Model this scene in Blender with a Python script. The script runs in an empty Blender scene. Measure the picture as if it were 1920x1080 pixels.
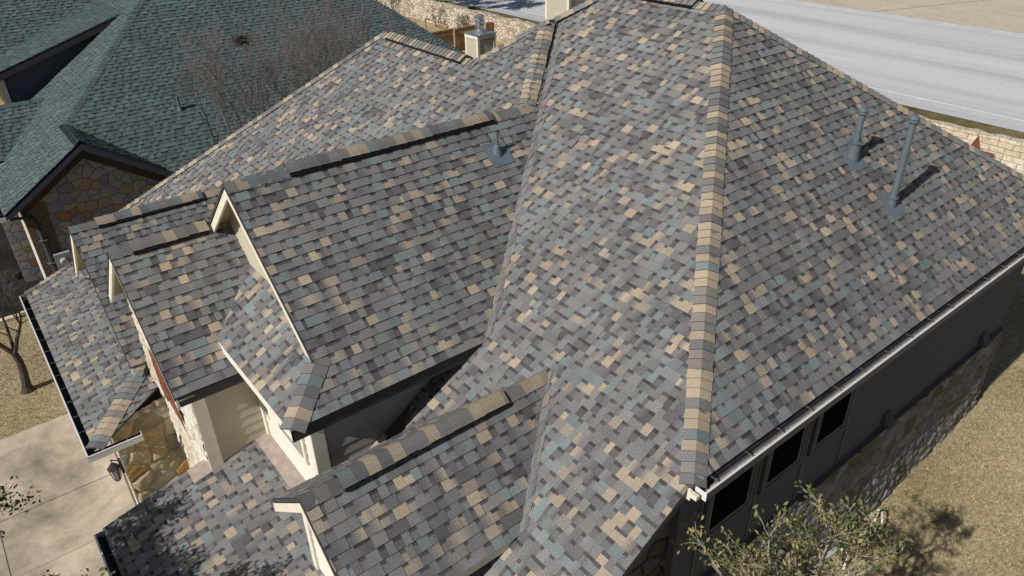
import bpy, math, random
from mathutils import Vector
R = math.radians
C = bpy.context.scene.collection
H = 11.4          # camera height above the front ground; all coordinates below are camera-relative in z

# ------------------------------------------------------------------ camera, sky, sun, exposure
def make_camera():
    p, r, y = R(30.92), R(1.15), R(52.08)
    f = Vector((math.cos(y)*math.cos(p), math.sin(y)*math.cos(p), -math.sin(p)))
    rt = Vector((math.sin(y), -math.cos(y), 0)); dn = f.cross(rt)
    x = math.cos(r)*rt + math.sin(r)*dn; d = -math.sin(r)*rt + math.cos(r)*dn
    cam = bpy.data.cameras.new('camera'); o = bpy.data.objects.new('camera', cam); C.objects.link(o)
    from mathutils import Matrix
    m = Matrix(((x.x, -d.x, -f.x, 0), (x.y, -d.y, -f.y, 0), (x.z, -d.z, -f.z, H), (0, 0, 0, 1)))
    o.matrix_world = m
    cam.sensor_width = 36; cam.lens = 1379/1920*36; cam.clip_end = 2000
    bpy.context.scene.camera = o
make_camera()
SUN = Vector((-0.79, -0.068, 0.605)).normalized()
w = bpy.data.worlds.new("World"); bpy.context.scene.world = w; w.use_nodes = True
nt = w.node_tree; bg = nt.nodes['Background']; sky = nt.nodes.new('ShaderNodeTexSky')
sky.sky_type = 'NISHITA'; sky.sun_disc = False
sky.sun_elevation = math.asin(SUN.z); sky.sun_rotation = math.atan2(SUN.x, SUN.y)
nt.links.new(sky.outputs[0], bg.inputs[0]); bg.inputs[1].default_value = 0.05
sl = bpy.data.lights.new('sun', 'SUN'); sl.energy = 5.0; sl.angle = R(0.5); sl.color = (1, .95, .87)
so = bpy.data.objects.new('sun', sl); C.objects.link(so); so.rotation_euler = SUN.to_track_quat('Z', 'Y').to_euler()
vs = bpy.context.scene.view_settings
vs.view_transform = 'Standard'; vs.look = 'None'; vs.gamma = 1; vs.exposure = -0.08

# ------------------------------------------------------------------ materials
MATS = {}
def nmat(name, rough=.8, spec=.3, metal=0):
    m = bpy.data.materials.new(name); m.use_nodes = True; MATS[name] = m
    n = m.node_tree; b = n.nodes['Principled BSDF']
    b.inputs['Roughness'].default_value = rough; b.inputs['Specular IOR Level'].default_value = spec
    b.inputs['Metallic'].default_value = metal
    return m, n, b
def node(n, t, **k):
    x = n.nodes.new(t)
    for a, v in k.items():
        if a in x.inputs: x.inputs[a].default_value = v
        else: setattr(x, a, v)
    return x
def ramp(n, src, stops, interp='LINEAR'):
    r = n.nodes.new('ShaderNodeValToRGB'); r.color_ramp.interpolation = interp
    el = r.color_ramp.elements
    while len(el) < len(stops): el.new(.5)
    for e, (p, c) in zip(el, stops):
        e.position = p; e.color = (*c, 1) if len(c) == 3 else c
    n.links.new(src, r.inputs[0]); return r.outputs[0]
def mixc(n, a, b, fac, mode='MIX'):
    x = n.nodes.new('ShaderNodeMix'); x.data_type = 'RGBA'; x.blend_type = mode
    for s, v in ((0, fac), (6, a), (7, b)):
        if hasattr(v, 'links') or isinstance(v, bpy.types.NodeSocket): n.links.new(v, x.inputs[s])
        elif s == 0: x.inputs[0].default_value = v
        else: x.inputs[s].default_value = (*v, 1)
    return x.outputs[2]
def noise(n, co, scale, detail=3, rough=.55, dist=0):
    x = node(n, 'ShaderNodeTexNoise', Scale=scale, Detail=detail, Roughness=rough, Distortion=dist)
    n.links.new(co, x.inputs['Vector']); return x.outputs['Fac']
def coords(n, kind='UV', scale=None):
    t = n.nodes.new('ShaderNodeTexCoord'); o = t.outputs[kind]
    if scale:
        mp = n.nodes.new('ShaderNodeMapping'); mp.inputs['Scale'].default_value = scale
        n.links.new(o, mp.inputs[0]); o = mp.outputs[0]
    return o
def bump(n, b, h, strength=.5, dist=.01):
    x = node(n, 'ShaderNodeBump', Strength=strength, Distance=dist)
    n.links.new(h, x.inputs['Height']); n.links.new(x.outputs[0], b.inputs['Normal'])
g3 = lambda v: (v, v, v)

def simple(name, col, rough=.7, spec=.3, metal=0, var=.12, scale=6, bmp=0):
    m, n, b = nmat(name, rough, spec, metal)
    co = coords(n, 'Object')
    f = noise(n, co, scale, 4, .6)
    c = ramp(n, f, [(.3, tuple(x*(1-var) for x in col)), (.7, tuple(x*(1+var) for x in col))])
    n.links.new(c, b.inputs['Base Color'])
    if bmp: bump(n, b, noise(n, co, scale*12, 3), .4, bmp)
    return m

def shingle_mat(name):
    m, n, b = nmat(name, .93, .15)
    co = coords(n, 'UV')
    at = node(n, 'ShaderNodeAttribute', attribute_name='Col')
    gr = ramp(n, noise(n, co, 75, 3, .75), [(.33, g3(.55)), (.5, g3(1)), (.68, g3(1.55))])
    c = mixc(n, at.outputs['Color'], gr, 1, 'MULTIPLY')
    big = ramp(n, noise(n, co, .7, 5, .65), [(.28, (.86, .86, .88)), (.72, (1.12, 1.11, 1.08))])
    c = mixc(n, c, big, 1, 'MULTIPLY')
    n.links.new(c, b.inputs['Base Color'])
    bump(n, b, noise(n, co, 110, 2, .7), .55, .006)
shingle_mat('asphalt_shingle')

def rough_stone():
    m, n, b = nmat('rough_stone', .92, .15)
    co = coords(n, 'UV'); at = node(n, 'ShaderNodeAttribute', attribute_name='Col')
    d1 = ramp(n, noise(n, co, 5, 5, .7), [(.3, g3(.72)), (.5, g3(1)), (.72, g3(1.15))])
    d2 = ramp(n, noise(n, co, 38, 4, .75), [(.3, g3(.7)), (.7, g3(1.25))])
    n.links.new(mixc(n, mixc(n, at.outputs['Color'], d1, 1, 'MULTIPLY'), d2, 1, 'MULTIPLY'), b.inputs['Base Color'])
    bump(n, b, noise(n, co, 30, 5, .75), .9, .02)
rough_stone()
def flagstone(name, scale, stops, mortar, mw=.035, bd=.03, rough=.9, stretch=(1, 1, 1), jag=.35):
    m, n, b = nmat(name, rough, .2)
    co = coords(n, 'UV', stretch)
    nz = node(n, 'ShaderNodeTexNoise', Scale=scale*1.4, Detail=4, Roughness=.6); n.links.new(co, nz.inputs['Vector'])
    add = node(n, 'ShaderNodeVectorMath', operation='MULTIPLY_ADD')
    n.links.new(nz.outputs['Color'], add.inputs[0]); add.inputs[1].default_value = (jag/scale, jag/scale, 0); n.links.new(co, add.inputs[2])
    v1 = node(n, 'ShaderNodeTexVoronoi', Scale=scale, feature='F1', voronoi_dimensions='2D'); n.links.new(add.outputs[0], v1.inputs['Vector'])
    v2 = node(n, 'ShaderNodeTexVoronoi', Scale=scale, feature='DISTANCE_TO_EDGE', voronoi_dimensions='2D'); n.links.new(add.outputs[0], v2.inputs['Vector'])
    sep = node(n, 'ShaderNodeSeparateColor'); n.links.new(v1.outputs['Color'], sep.inputs[0])
    c = ramp(n, sep.outputs[0], stops, 'CONSTANT')
    det = ramp(n, noise(n, co, scale*9, 5, .7), [(.3, g3(.72)), (.7, g3(1.22))])
    c = mixc(n, c, det, 1, 'MULTIPLY')
    mk = ramp(n, v2.outputs['Distance'], [(0, g3(0)), (mw, g3(0)), (mw*1.9, g3(1))])
    c = mixc(n, mortar, c, mk)
    n.links.new(c, b.inputs['Base Color'])
    hh = node(n, 'ShaderNodeMath', operation='ADD'); r2 = ramp(n, v2.outputs['Distance'], [(0, g3(0)), (mw*2.5, g3(.8)), (.4, g3(1))])
    ns = noise(n, co, scale*5, 5, .65); n.links.new(r2, hh.inputs[0]); n.links.new(ns, hh.inputs[1])
    bump(n, b, hh.outputs[0], 1, bd)
flagstone('ochre_flagstone', 2.9, [(0, (.46, .38, .24)), (.22, (.36, .27, .13)), (.4, (.5, .44, .32)), (.62, (.38, .22, .1)), (.7, (.42, .38, .29)), (.85, (.3, .26, .2))], (.3, .27, .2), .03)
flagstone('limestone_flagstone', 2.8, [(0, (.62, .57, .46)), (.3, (.7, .66, .57)), (.55, (.55, .48, .34)), (.75, (.66, .6, .5))], (.5, .46, .38), .03)
flagstone('brown_flagstone', 3.3, [(0, (.34, .3, .28)), (.2, (.36, .28, .18)), (.36, (.27, .265, .31)), (.52, (.38, .33, .28)), (.7, (.33, .2, .11)), (.76, (.35, .32, .31)), (.9, (.25, .235, .26))], (.2, .18, .155), .02, .03, .9, (1, 1.25, 1), .55)
flagstone('shade_flagstone', 3.0, [(0, (.13, .12, .115)), (.25, (.11, .09, .065)), (.45, (.15, .14, .135)), (.65, (.1, .08, .06)), (.8, (.16, .15, .14))], (.05, .045, .04), .04, .09, .9, (1, 1.3, 1), .5)  # stone darkened for walls in shade, the shade put into its colour

def blocks(name, c1, c2, mortar, bw, bh, ms=.012):
    m, n, b = nmat(name, .9, .2)
    co = coords(n, 'UV')
    nz = node(n, 'ShaderNodeTexNoise', Scale=1.7, Detail=3); n.links.new(co, nz.inputs['Vector'])
    add = node(n, 'ShaderNodeVectorMath', operation='MULTIPLY_ADD')
    n.links.new(nz.outputs['Color'], add.inputs[0]); add.inputs[1].default_value = (.35*bw, .5*bh, 0); n.links.new(co, add.inputs[2])
    br = node(n, 'ShaderNodeTexBrick', Scale=1, offset=.43, squash=1.35, squash_frequency=3)
    br.inputs['Brick Width'].default_value = bw; br.inputs['Row Height'].default_value = bh
    br.inputs['Mortar Size'].default_value = ms; br.inputs['Mortar Smooth'].default_value = .3; br.inputs['Bias'].default_value = 0
    br.inputs['Color1'].default_value = (*c1, 1); br.inputs['Color2'].default_value = (*c2, 1); br.inputs['Mortar'].default_value = (*mortar, 1)
    n.links.new(add.outputs[0], br.inputs['Vector'])
    det = ramp(n, noise(n, co, 7, 6, .75), [(.32, g3(.55)), (.5, g3(1)), (.7, g3(1.2))])
    n.links.new(mixc(n, br.outputs['Color'], det, 1, 'MULTIPLY'), b.inputs['Base Color'])
    hh = node(n, 'ShaderNodeMath', operation='SUBTRACT'); n.links.new(noise(n, co, 11, 5, .7), hh.inputs[0]); n.links.new(br.outputs['Fac'], hh.inputs[1])
    bump(n, b, hh.outputs[0], 1, .04)
blocks('limestone_blocks', (.66, .6, .48), (.52, .43, .3), (.3, .26, .2), .48, .19)
flagstone('rubble_wall', 3.4, [(0, (.6, .53, .44)), (.25, (.5, .42, .33)), (.45, (.64, .58, .5)), (.7, (.42, .33, .25)), (.85, (.58, .5, .4))], (.34, .29, .23), .04, .05, .9, (1, 1.5, 1), .5)
blocks('soldier_brick', (.085, .06, .042), (.12, .08, .055), (.07, .055, .045), .075, .5, .008)
blocks('brown_brick', (.1, .068, .05), (.15, .1, .07), (.22, .19, .16), .22, .075, .01)

def ground_mat(name, cols, scales=(.35, 5, 60), bd=.02):
    m, n, b = nmat(name, .95, .1)
    co = coords(n, 'Object')
    a = noise(n, co, scales[0], 4, .6); c = ramp(n, a, [(.32, cols[0]), (.52, cols[1]), (.7, cols[2])])
    d = ramp(n, noise(n, co, scales[1], 4, .7), [(.3, g3(.72)), (.7, g3(1.25))])
    e = ramp(n, noise(n, co, scales[2], 3, .8), [(.34, g3(.5)), (.5, g3(1)), (.66, g3(1.5))])
    c = mixc(n, mixc(n, c, d, 1, 'MULTIPLY'), e, 1, 'MULTIPLY')
    n.links.new(c, b.inputs['Base Color'])
    bump(n, b, noise(n, co, scales[2], 3, .8), .8, bd)
ground_mat('dry_lawn', [(.265, .215, .125), (.35, .29, .175), (.41, .345, .22)], (.35, 9, 30), .03)
ground_mat('mulch', [(.018, .017, .015), (.03, .027, .024), (.045, .042, .035)], (.6, 6, 24), .05)
ground_mat('verge_grass', [(.09, .085, .035), (.15, .13, .055), (.24, .2, .11)], (.5, 2.5, 14), .05)
def concrete(name, cols, streak=False):
    m, n, b = nmat(name, .85, .25)
    co = coords(n, 'Object'); co2 = coords(n, 'Object', (1.2, .35, 1)) if streak else co
    c = ramp(n, noise(n, co2, .55, 6, .68, .6), [(.3, cols[0]), (.48, cols[1]), (.66, cols[2])])
    d = ramp(n, noise(n, co, 3.2, 6, .75), [(.28, g3(.78)), (.55, g3(1.03)), (.75, g3(1.12))])
    e = ramp(n, noise(n, co, 40, 3, .7), [(.3, g3(.88)), (.7, g3(1.1))])
    n.links.new(mixc(n, mixc(n, c, d, 1, 'MULTIPLY'), e, 1, 'MULTIPLY'), b.inputs['Base Color'])
concrete('driveway_concrete', [(.2, .175, .14), (.38, .325, .255), (.54, .47, .385)])
concrete('apron_concrete', [(.46, .41, .32), (.52, .46, .36), (.56, .5, .41)], True)
def asphalt():
    m, n, b = nmat('worn_asphalt', .85, .2)
    co = coords(n, 'Object'); st = coords(n, 'Object', (1, .03, 1))
    c = ramp(n, noise(n, st, .45, 4, .6), [(.3, (.42, .415, .435)), (.5, (.54, .54, .565)), (.7, (.6, .6, .625))])
    d = ramp(n, noise(n, co, 6, 5, .7), [(.3, g3(.92)), (.7, g3(1.06))])
    n.links.new(mixc(n, c, d, 1, 'MULTIPLY'), b.inputs['Base Color'])
asphalt()

simple('cream_trim', (.68, .63, .53), .6, .3, var=.06)
simple('cream_siding', (.46, .42, .325), .65, .3, var=.05, scale=3)
simple('white_siding', (.72, .68, .6), .6, .3, var=.05, scale=4)
simple('grey_siding', (.36, .35, .335), .7, .25, var=.05, scale=3)
simple('shade_tinted_siding', (.062, .071, .095), .7, .25, var=.06, scale=3)  # beige siding turned dark blue-grey, wall shade put into the colour
simple('soffit_tan', (.42, .37, .25), .75, .2, var=.04)
simple('dark_trim', (.06, .055, .055), .6, .3)
simple('drip_edge', (.05, .05, .055), .5, .4)
simple('white_metal', (.66, .66, .68), .35, .5, var=.03)
simple('gutter_grey', (.09, .09, .1), .6, .3)
simple('gutter_debris', (.3, .28, .23), .95, .1, var=.4, scale=22)
simple('gutter_black', (.012, .012, .013), .5, .4)
simple('vent_plastic', (.008, .008, .009), .6, .3)
simple('pipe_paint', (.1, .13, .155), .5, .4, var=.08)
simple('lead_boot', (.12, .15, .175), .6, .4, var=.15)
simple('galvanised', (.5, .54, .56), .3, .6, .8, var=.1)
simple('rust', (.14, .05, .032), .85, .2, .0, var=.45, scale=7)
simple('flashing', (.33, .27, .245), .7, .3, var=.2, scale=8)
simple('window_frame', (.1, .1, .11), .5, .4)
simple('black_iron', (.02, .02, .02), .5, .5)
simple('bark_dark', (.07, .058, .05), .9, .1, var=.3, scale=14)
simple('bark_grey', (.3, .26, .235), .9, .1, var=.25, scale=14)
simple('bark_crape', (.12, .1, .092), .9, .1, var=.35, scale=9)
simple('fence_wood', (.34, .21, .11), .85, .15, var=.3, scale=3)
simple('paint_white', (.68, .68, .69), .6, .3)
simple('paint_yellow', (.6, .4, .07), .6, .3)
simple('stone_edge', (.5, .44, .34), .9, .1, var=.25, scale=5, bmp=.02)
simple('joint_dark', (.1, .085, .07), .9, .1)
simple('meter_grey', (.3, .31, .32), .5, .4)
simple('slab_grey', (.4, .39, .37), .85, .2, var=.12, scale=5)
m, n, b = nmat('window_glass', .9, 0); b.inputs['Base Color'].default_value = (.006, .006, .008, 1)
m, n, b = nmat('lamp_glass', .15, .5); b.inputs['Base Color'].default_value = (.35, .36, .33, 1)
def leaf_mat(name, cols):
    m, n, b = nmat(name, .55, .35)
    at = node(n, 'ShaderNodeAttribute', attribute_name='Col'); sp = node(n, 'ShaderNodeSeparateColor'); n.links.new(at.outputs['Color'], sp.inputs[0])
    c = ramp(n, sp.outputs[0], cols); n.links.new(c, b.inputs['Base Color'])
leaf_mat('oak_leaf', [(0, (.045, .055, .018)), (.4, (.1, .11, .04)), (.72, (.2, .185, .08)), (1, (.34, .27, .14))])
leaf_mat('shrub_leaf', [(0, (.04, .055, .02)), (1, (.12, .13, .05))])

# ------------------------------------------------------------------ mesh building
class MB:
    def __init__(s): s.v = []; s.f = []; s.uv = []; s.c = []; s.mi = []
    def poly(s, pts, uv=None, col=(1, 1, 1), cols=None, mi=0):
        k = len(s.v); s.v += [tuple(p) for p in pts]; s.f.append(tuple(range(k, k+len(pts)))); s.mi.append(mi)
        if uv is None:
            a, b_, c = Vector(pts[0]), Vector(pts[1]), Vector(pts[2]); n_ = (b_-a).cross(c-b_)
            ax = max(range(3), key=lambda i: abs(n_[i]))
            uv = [((p[1], p[2]) if ax == 0 else (p[0], p[2]) if ax == 1 else (p[0], p[1])) for p in pts]
        s.uv += uv; s.c += (cols if cols else [col]*len(pts))
    def box(s, a, b_, mi=0, col=(1, 1, 1)):
        x0, x1 = sorted((a[0], b_[0])); y0, y1 = sorted((a[1], b_[1])); z0, z1 = sorted((a[2], b_[2]))
        P = lambda *t: t
        for q in (((x0,y0,z0),(x0,y1,z0),(x1,y1,z0),(x1,y0,z0)), ((x0,y0,z1),(x1,y0,z1),(x1,y1,z1),(x0,y1,z1)),
                  ((x0,y0,z0),(x1,y0,z0),(x1,y0,z1),(x0,y0,z1)), ((x0,y1,z0),(x0,y1,z1),(x1,y1,z1),(x1,y1,z0)),
                  ((x0,y0,z0),(x0,y0,z1),(x0,y1,z1),(x0,y1,z0)), ((x1,y0,z0),(x1,y1,z0),(x1,y1,z1),(x1,y0,z1))):
            s.poly(q, mi=mi, col=col)
        return s
    def prism(s, pts, ext, mi=0):     # planar polygon extruded by vector ext
        e = Vector(ext); A = [Vector(p) for p in pts]; B = [p+e for p in A]
        nn = (A[1]-A[0]).cross(A[2]-A[1])
        if nn.dot(e) > 0: s.poly(A[::-1], mi=mi); s.poly(B, mi=mi)
        else: s.poly(A, mi=mi); s.poly(B[::-1], mi=mi)
        for i in range(len(A)):
            j = (i+1) % len(A)
            q = [A[i], A[j], B[j], B[i]]
            if nn.dot(e) < 0: q = q[::-1]
            s.poly(q, mi=mi)
        return s
    def tube(s, a, b_, r0, r1, k=8, cap=True, col=(1, 1, 1)):
        a = Vector(a); b_ = Vector(b_); t = (b_-a)
        if t.length < 1e-6: return s
        t.normalize(); u = t.orthogonal().normalized(); w_ = t.cross(u)
        A = [a+(u*math.cos(i*2*math.pi/k)+w_*math.sin(i*2*math.pi/k))*r0 for i in range(k)]
        B = [b_+(u*math.cos(i*2*math.pi/k)+w_*math.sin(i*2*math.pi/k))*r1 for i in range(k)]
        for i in range(k):
            j = (i+1) % k; s.poly([A[i], A[j], B[j], B[i]], col=col)
        if cap: s.poly(A[::-1], col=col); s.poly(B, col=col)
        return s
    def build(s, name, mats, parent=None, smooth=False):
        if isinstance(mats, str): mats = [mats]
        off = Vector((0, 0, H)) - Vector(LOC.get(parent.name, (0, 0, 0)) if parent else (0, 0, 0))
        me = bpy.data.meshes.new(name)
        me.from_pydata([tuple(Vector(p)+off) for p in s.v], [], s.f)
        ul = me.uv_layers.new(name='UVMap'); ul.data.foreach_set('uv', [x for p in s.uv for x in p[:2]])
        ca = me.color_attributes.new('Col', 'FLOAT_COLOR', 'CORNER'); ca.data.foreach_set('color', [x for c in s.c for x in (*c, 1)])
        for mm in mats: me.materials.append(MATS[mm])
        me.polygons.foreach_set('material_index', s.mi)
        if smooth: me.polygons.foreach_set('use_smooth', [True]*len(s.f))
        o = bpy.data.objects.new(name, me); C.objects.link(o)
        if parent: o.parent = parent; LOC[o.name] = LOC.get(parent.name, (0, 0, 0))
        return o
LOC = {}
def thing(name, label, cat, loc, group=None):
    o = bpy.data.objects.new(name, None); C.objects.link(o); o.empty_display_size = .3
    o.location = (loc[0], loc[1], loc[2]+H); LOC[o.name] = tuple(o.location)
    o['label'] = label; o['category'] = cat
    if group: o['group'] = group
    return o
def tag(o, label, cat, group=None):
    o['label'] = label; o['category'] = cat
    if group: o['group'] = group
    return o
def struct(o): o['kind'] = 'structure'; return o

def clip(poly, a, b_, c):            # keep a*x+b*y<=c ; poly of (x,y)
    out = []
    for i in range(len(poly)):
        p, q = poly[i], poly[(i+1) % len(poly)]
        dp, dq = a*p[0]+b_*p[1]-c, a*q[0]+b_*q[1]-c
        if dp <= 0: out.append(p)
        if (dp < 0 < dq) or (dq < 0 < dp):
            t = dp/(dp-dq); out.append((p[0]+(q[0]-p[0])*t, p[1]+(q[1]-p[1])*t))
    return out
def clip_poly(sub, conv):            # conv is CCW convex
    for i in range(len(conv)):
        p, q = conv[i], conv[(i+1) % len(conv)]
        a, b_ = q[1]-p[1], -(q[0]-p[0])
        sub = clip(sub, a, b_, a*p[0]+b_*p[1])
        if len(sub) < 3: return []
    return sub
def ccw(p):
    A = sum(p[i][0]*p[(i+1) % len(p)][1]-p[(i+1) % len(p)][0]*p[i][1] for i in range(len(p)))
    return p if A > 0 else p[::-1]

# ------------------------------------------------------------------ shingled roof planes
TAN = (.36, .298, .225); BLUE = (.168, .2, .211); GREY = (.179, .175, .176); DARK = (.098, .092, .1); BRN = (.203, .188, .176); MID = (.139, .137, .142)
def pick(rng, gap=False):
    x = rng.random()
    if gap: t = ((.05, TAN), (.2, BLUE), (.6, MID), (.86, DARK), (1, BRN))
    else: t = ((.16, TAN), (.38, BLUE), (.76, GREY), (.87, MID), (.91, DARK), (1, BRN))
    for lim, c in t:
        if x < lim: break
    k = rng.uniform(.88, 1.12); q = rng.random()**2*.6; m_ = GREY if not gap else MID; return tuple((v*(1-q)+g_*q)*k for v, g_ in zip(c, m_))
def pick_green(rng, gap=False):
    base = (.088, .124, .132) if not gap else (.071, .1, .109)
    k = rng.uniform(.9, 1.12); return (base[0]*k*rng.uniform(.97, 1.06), base[1]*k, base[2]*k)
EX = .143
class Plane:
    """roof plane through (x0,y0,z0); d names the way it faces: F=-x, R=-y, L=+y, B=+x"""
    def __init__(s, d, x0, y0, z0, m): s.d, s.x0, s.y0, s.z0, s.m = d, x0, y0, z0, m; s.k = math.hypot(1, m)
    def uh(s, x, y): return {'F': (y, x-s.x0), 'B': (y, s.x0-x), 'R': (x, y-s.y0), 'L': (x, s.y0-y)}[s.d]
    def z(s, x, y): return s.z0+s.m*s.uh(x, y)[1]
    def pt(s, u, v, off=0):
        h = v/s.k - off*s.m/s.k; z = s.z0 + v*s.m/s.k + off/s.k
        return {'F': (s.x0+h, u, z), 'B': (s.x0-h, u, z), 'R': (u, s.y0+h, z), 'L': (u, s.y0-h, z)}[s.d]
    def P(s, x, y, off=0):
        u, h = s.uh(x, y); return Vector(s.pt(u, h*s.k, off))
    def normal(s): n_ = {'F': (-s.m, 0, 1), 'B': (s.m, 0, 1), 'R': (0, -s.m, 1), 'L': (0, s.m, 1)}[s.d]; return Vector(n_).normalized()
def shingles(pl, pieces, parent, seed, palette=pick, tabw=(.075, .165), gapw=(.045, .125), name='roof_slope', detail=True, under='soffit_tan', lab=None, butt=None):
    butt = butt or ((.012, .006) if pl.d == 'F' else (.0165, .0125))
    mb = MB(); P2 = []
    for pc in pieces: P2.append(ccw([(u, h*pl.k) for u, h in (pl.uh(x, y) for x, y in pc)]))
    umin = min(p[0] for q in P2 for p in q); umax = max(p[0] for q in P2 for p in q)
    vmin = min(p[1] for q in P2 for p in q); vmax = max(p[1] for q in P2 for p in q)
    flip = pl.d in 'FL'
    def add(pts2, offs, col, cols=None):
        p3 = [pl.pt(u, v, offs(u, v)) for u, v in pts2]; uv = [(u+seed*3.7, v) for u, v in pts2]
        if flip: p3 = p3[::-1]; uv = uv[::-1]; cols = cols[::-1] if cols else None
        mb.poly(p3, uv, col, cols)
    for r in range(math.floor(vmin/EX), math.ceil(vmax/EX)):
        v0, v1 = r*EX, (r+1)*EX
        if v0 < vmin and v1 <= vmin+.001: continue
        rng = random.Random(seed*1000+r); u = umin-.5-rng.random()*.4; segs = []; gap = False
        last = palette(rng)
        while u < umax:
            wdt = rng.uniform(*(gapw if gap else tabw)); c = palette(rng, gap) if rng.random() > .06 else last
            rp = random.Random(seed*77+r*131+int((u+50+(r*.37) % 1)/.95)).uniform(.93, 1.06); cp = tuple(x*rp for x in c)
            segs.append((u, u+wdt, gap, cp, last if rng.random() < .35 else cp)); last = c; u += wdt
            gap = (not gap) if rng.random() < .85 else gap
        jit = rng.uniform(-.003, .003)
        for (a, b_, gp, c, c2) in segs:
            lf = rng.uniform(-.0025, .004) if detail else 0
            hb, ht = (butt[1], .001) if gp else (butt[0]+lf, .0045)
            va = v0+(jit if not gp else jit)
            off = lambda uu, vv: hb+(ht-hb)*(vv-va)/EX
            wd = max(b_-a, .01)
            for conv in P2:
                if b_ < min(p[0] for p in conv) or a > max(p[0] for p in conv): continue
                bands = [(va, v1+.004, c, c2)]
                if gp and detail:
                    vb = va+EX*rng.uniform(.64, .74); dk = tuple(x*.5 for x in c); dk = (min(dk[0], .085), min(dk[1], .08), min(dk[2], .085))
                    bands = [(va, vb, c, c2), (vb, v1+.004, dk, dk)]
                for (q0, q1, cc, cd) in bands:
                    s_ = clip_poly([(a, q0), (b_, q0), (b_, q1), (a, q1)], conv)
                    if len(s_) < 3: continue
                    cl = [tuple(cc[i]+(cd[i]-cc[i])*max(0, (b_-uu)/wd-.45)/.55 for i in range(3)) for uu, vv in s_]
                    add(s_, off, cc, cl)
                    if not detail: continue
                    for i in range(len(s_)):
                        p, q = s_[i], s_[(i+1) % len(s_)]
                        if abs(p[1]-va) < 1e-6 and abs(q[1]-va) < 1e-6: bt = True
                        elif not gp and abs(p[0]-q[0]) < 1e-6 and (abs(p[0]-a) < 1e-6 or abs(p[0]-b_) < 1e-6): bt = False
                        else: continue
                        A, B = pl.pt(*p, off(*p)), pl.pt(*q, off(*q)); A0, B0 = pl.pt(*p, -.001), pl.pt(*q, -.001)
                        k = (.5 if pl.d == 'F' else .07) if bt else (.5 if pl.d == 'F' else .9)  # butts and tab sides darkened by slope facing, shade put into their colour
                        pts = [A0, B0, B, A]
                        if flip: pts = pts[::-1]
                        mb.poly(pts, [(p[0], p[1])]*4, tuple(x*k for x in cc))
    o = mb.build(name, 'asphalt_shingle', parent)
    if lab: o['label'] = lab
    # deck under the shingles, with an edge
    dk = MB()
    for conv in P2:
        top = [Vector(pl.pt(u, v, -.004)) for u, v in conv]; bot = [Vector(pl.pt(u, v, -.055)) for u, v in conv]
        if flip: top = top[::-1]; bot = bot[::-1]
        dk.poly(top, mi=1); dk.poly(bot[::-1], mi=0)
        for i in range(len(top)):
            j = (i+1) % len(top); dk.poly([bot[i], bot[j], top[j], top[i]], mi=1)
    dk.build('roof_deck', [under, 'drip_edge'], o)
    return o
def caps(p, q, n1, n2, parent, seed, palette=pick, wd=.155, lift=0, ex=.128, name='ridge_cap', thick=.02, start=0, round_=.35):
    p, q = Vector(p), Vector(q); t = (q-p); L = t.length; t.normalize(); up = (n1+n2).normalized()
    d1 = n1.cross(t); d2 = n2.cross(t)
    if d1.dot(n2) > 0: d1 = -d1
    if d2.dot(n1) > 0: d2 = -d2
    mb = MB(); rng = random.Random(seed); s_ = start; last = None
    while s_ < L:
        e = min(s_+ex, L); c = palette(rng, rng.random() < .3)
        if palette is pick:
            c = rng.choice([TAN, TAN, TAN, TAN, BRN, BRN, BLUE, GREY, MID, GREY]); k = rng.uniform(.88, 1.1); c = tuple(x*k for x in c)
        jt = rng.uniform(-.006, .006)
        def prof(base, l):
            w1 = wd+jt; sh = round_*.09
            return [base+d1*w1+n1*(l*.9), base+d1*w1*.45+n1*(l+.002)-up*sh*.15, base+up*(l-sh*.5+.012), base+d2*w1*.45+n2*(l+.002)-up*sh*.15, base+d2*w1+n2*(l*.9)]
        A = prof(p+t*s_, lift+thick+.012); B = prof(p+t*(e+.02 if e < L else e), lift+.012)
        for i in range(4):
            pts = [A[i], A[i+1], B[i+1], B[i]]
            nn = (pts[1]-pts[0]).cross(pts[2]-pts[1])
            uv = [(s_, i*.1), (s_, i*.1+.1), (e, i*.1+.1), (e, i*.1)]
            if nn.dot(up) < 0: pts = pts[::-1]; uv = uv[::-1]
            mb.poly(pts, uv, c)
        A0 = prof(p+t*s_, lift-.002)
        for i in range(4): mb.poly([A0[i], A0[i+1], A[i+1], A[i]], [(0, 0)]*4, tuple(x*.5 for x in c))
        for i, dd, nn in ((0, d1, n1), (4, d2, n2)):
            a0 = p+t*s_+dd*(wd+jt)-nn*.004; b0 = p+t*e+dd*(wd+jt)-nn*.004
            if lift == 0: mb.poly([a0, b0, B[i], A[i]], [(0, 0)]*4, (.03, .03, .03))  # near-black side edges paint the shadow line along the cap
        s_ = e
    return mb.build(name, 'asphalt_shingle', parent)
def ridge_vent(p, q, n1, n2, parent, h=.05, wd=.175):
    p, q = Vector(p), Vector(q); t = (q-p).normalized(); d1 = n1.cross(t); d2 = n2.cross(t); up = (n1+n2).normalized()
    if d1.dot(n2) > 0: d1 = -d1
    if d2.dot(n1) > 0: d2 = -d2
    mb = MB()
    sec = lambda b_: [b_+d1*wd, b_+d1*wd+n1*h, b_+up*(h*.8), b_+d2*wd+n2*h, b_+d2*wd]
    A, B = sec(p), sec(q)
    for i in range(4): mb.poly([A[i], A[i+1], B[i+1], B[i]])
    mb.poly(A); mb.poly(B[::-1])
    return mb.build('ridge_vent', 'vent_plastic', parent)

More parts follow.
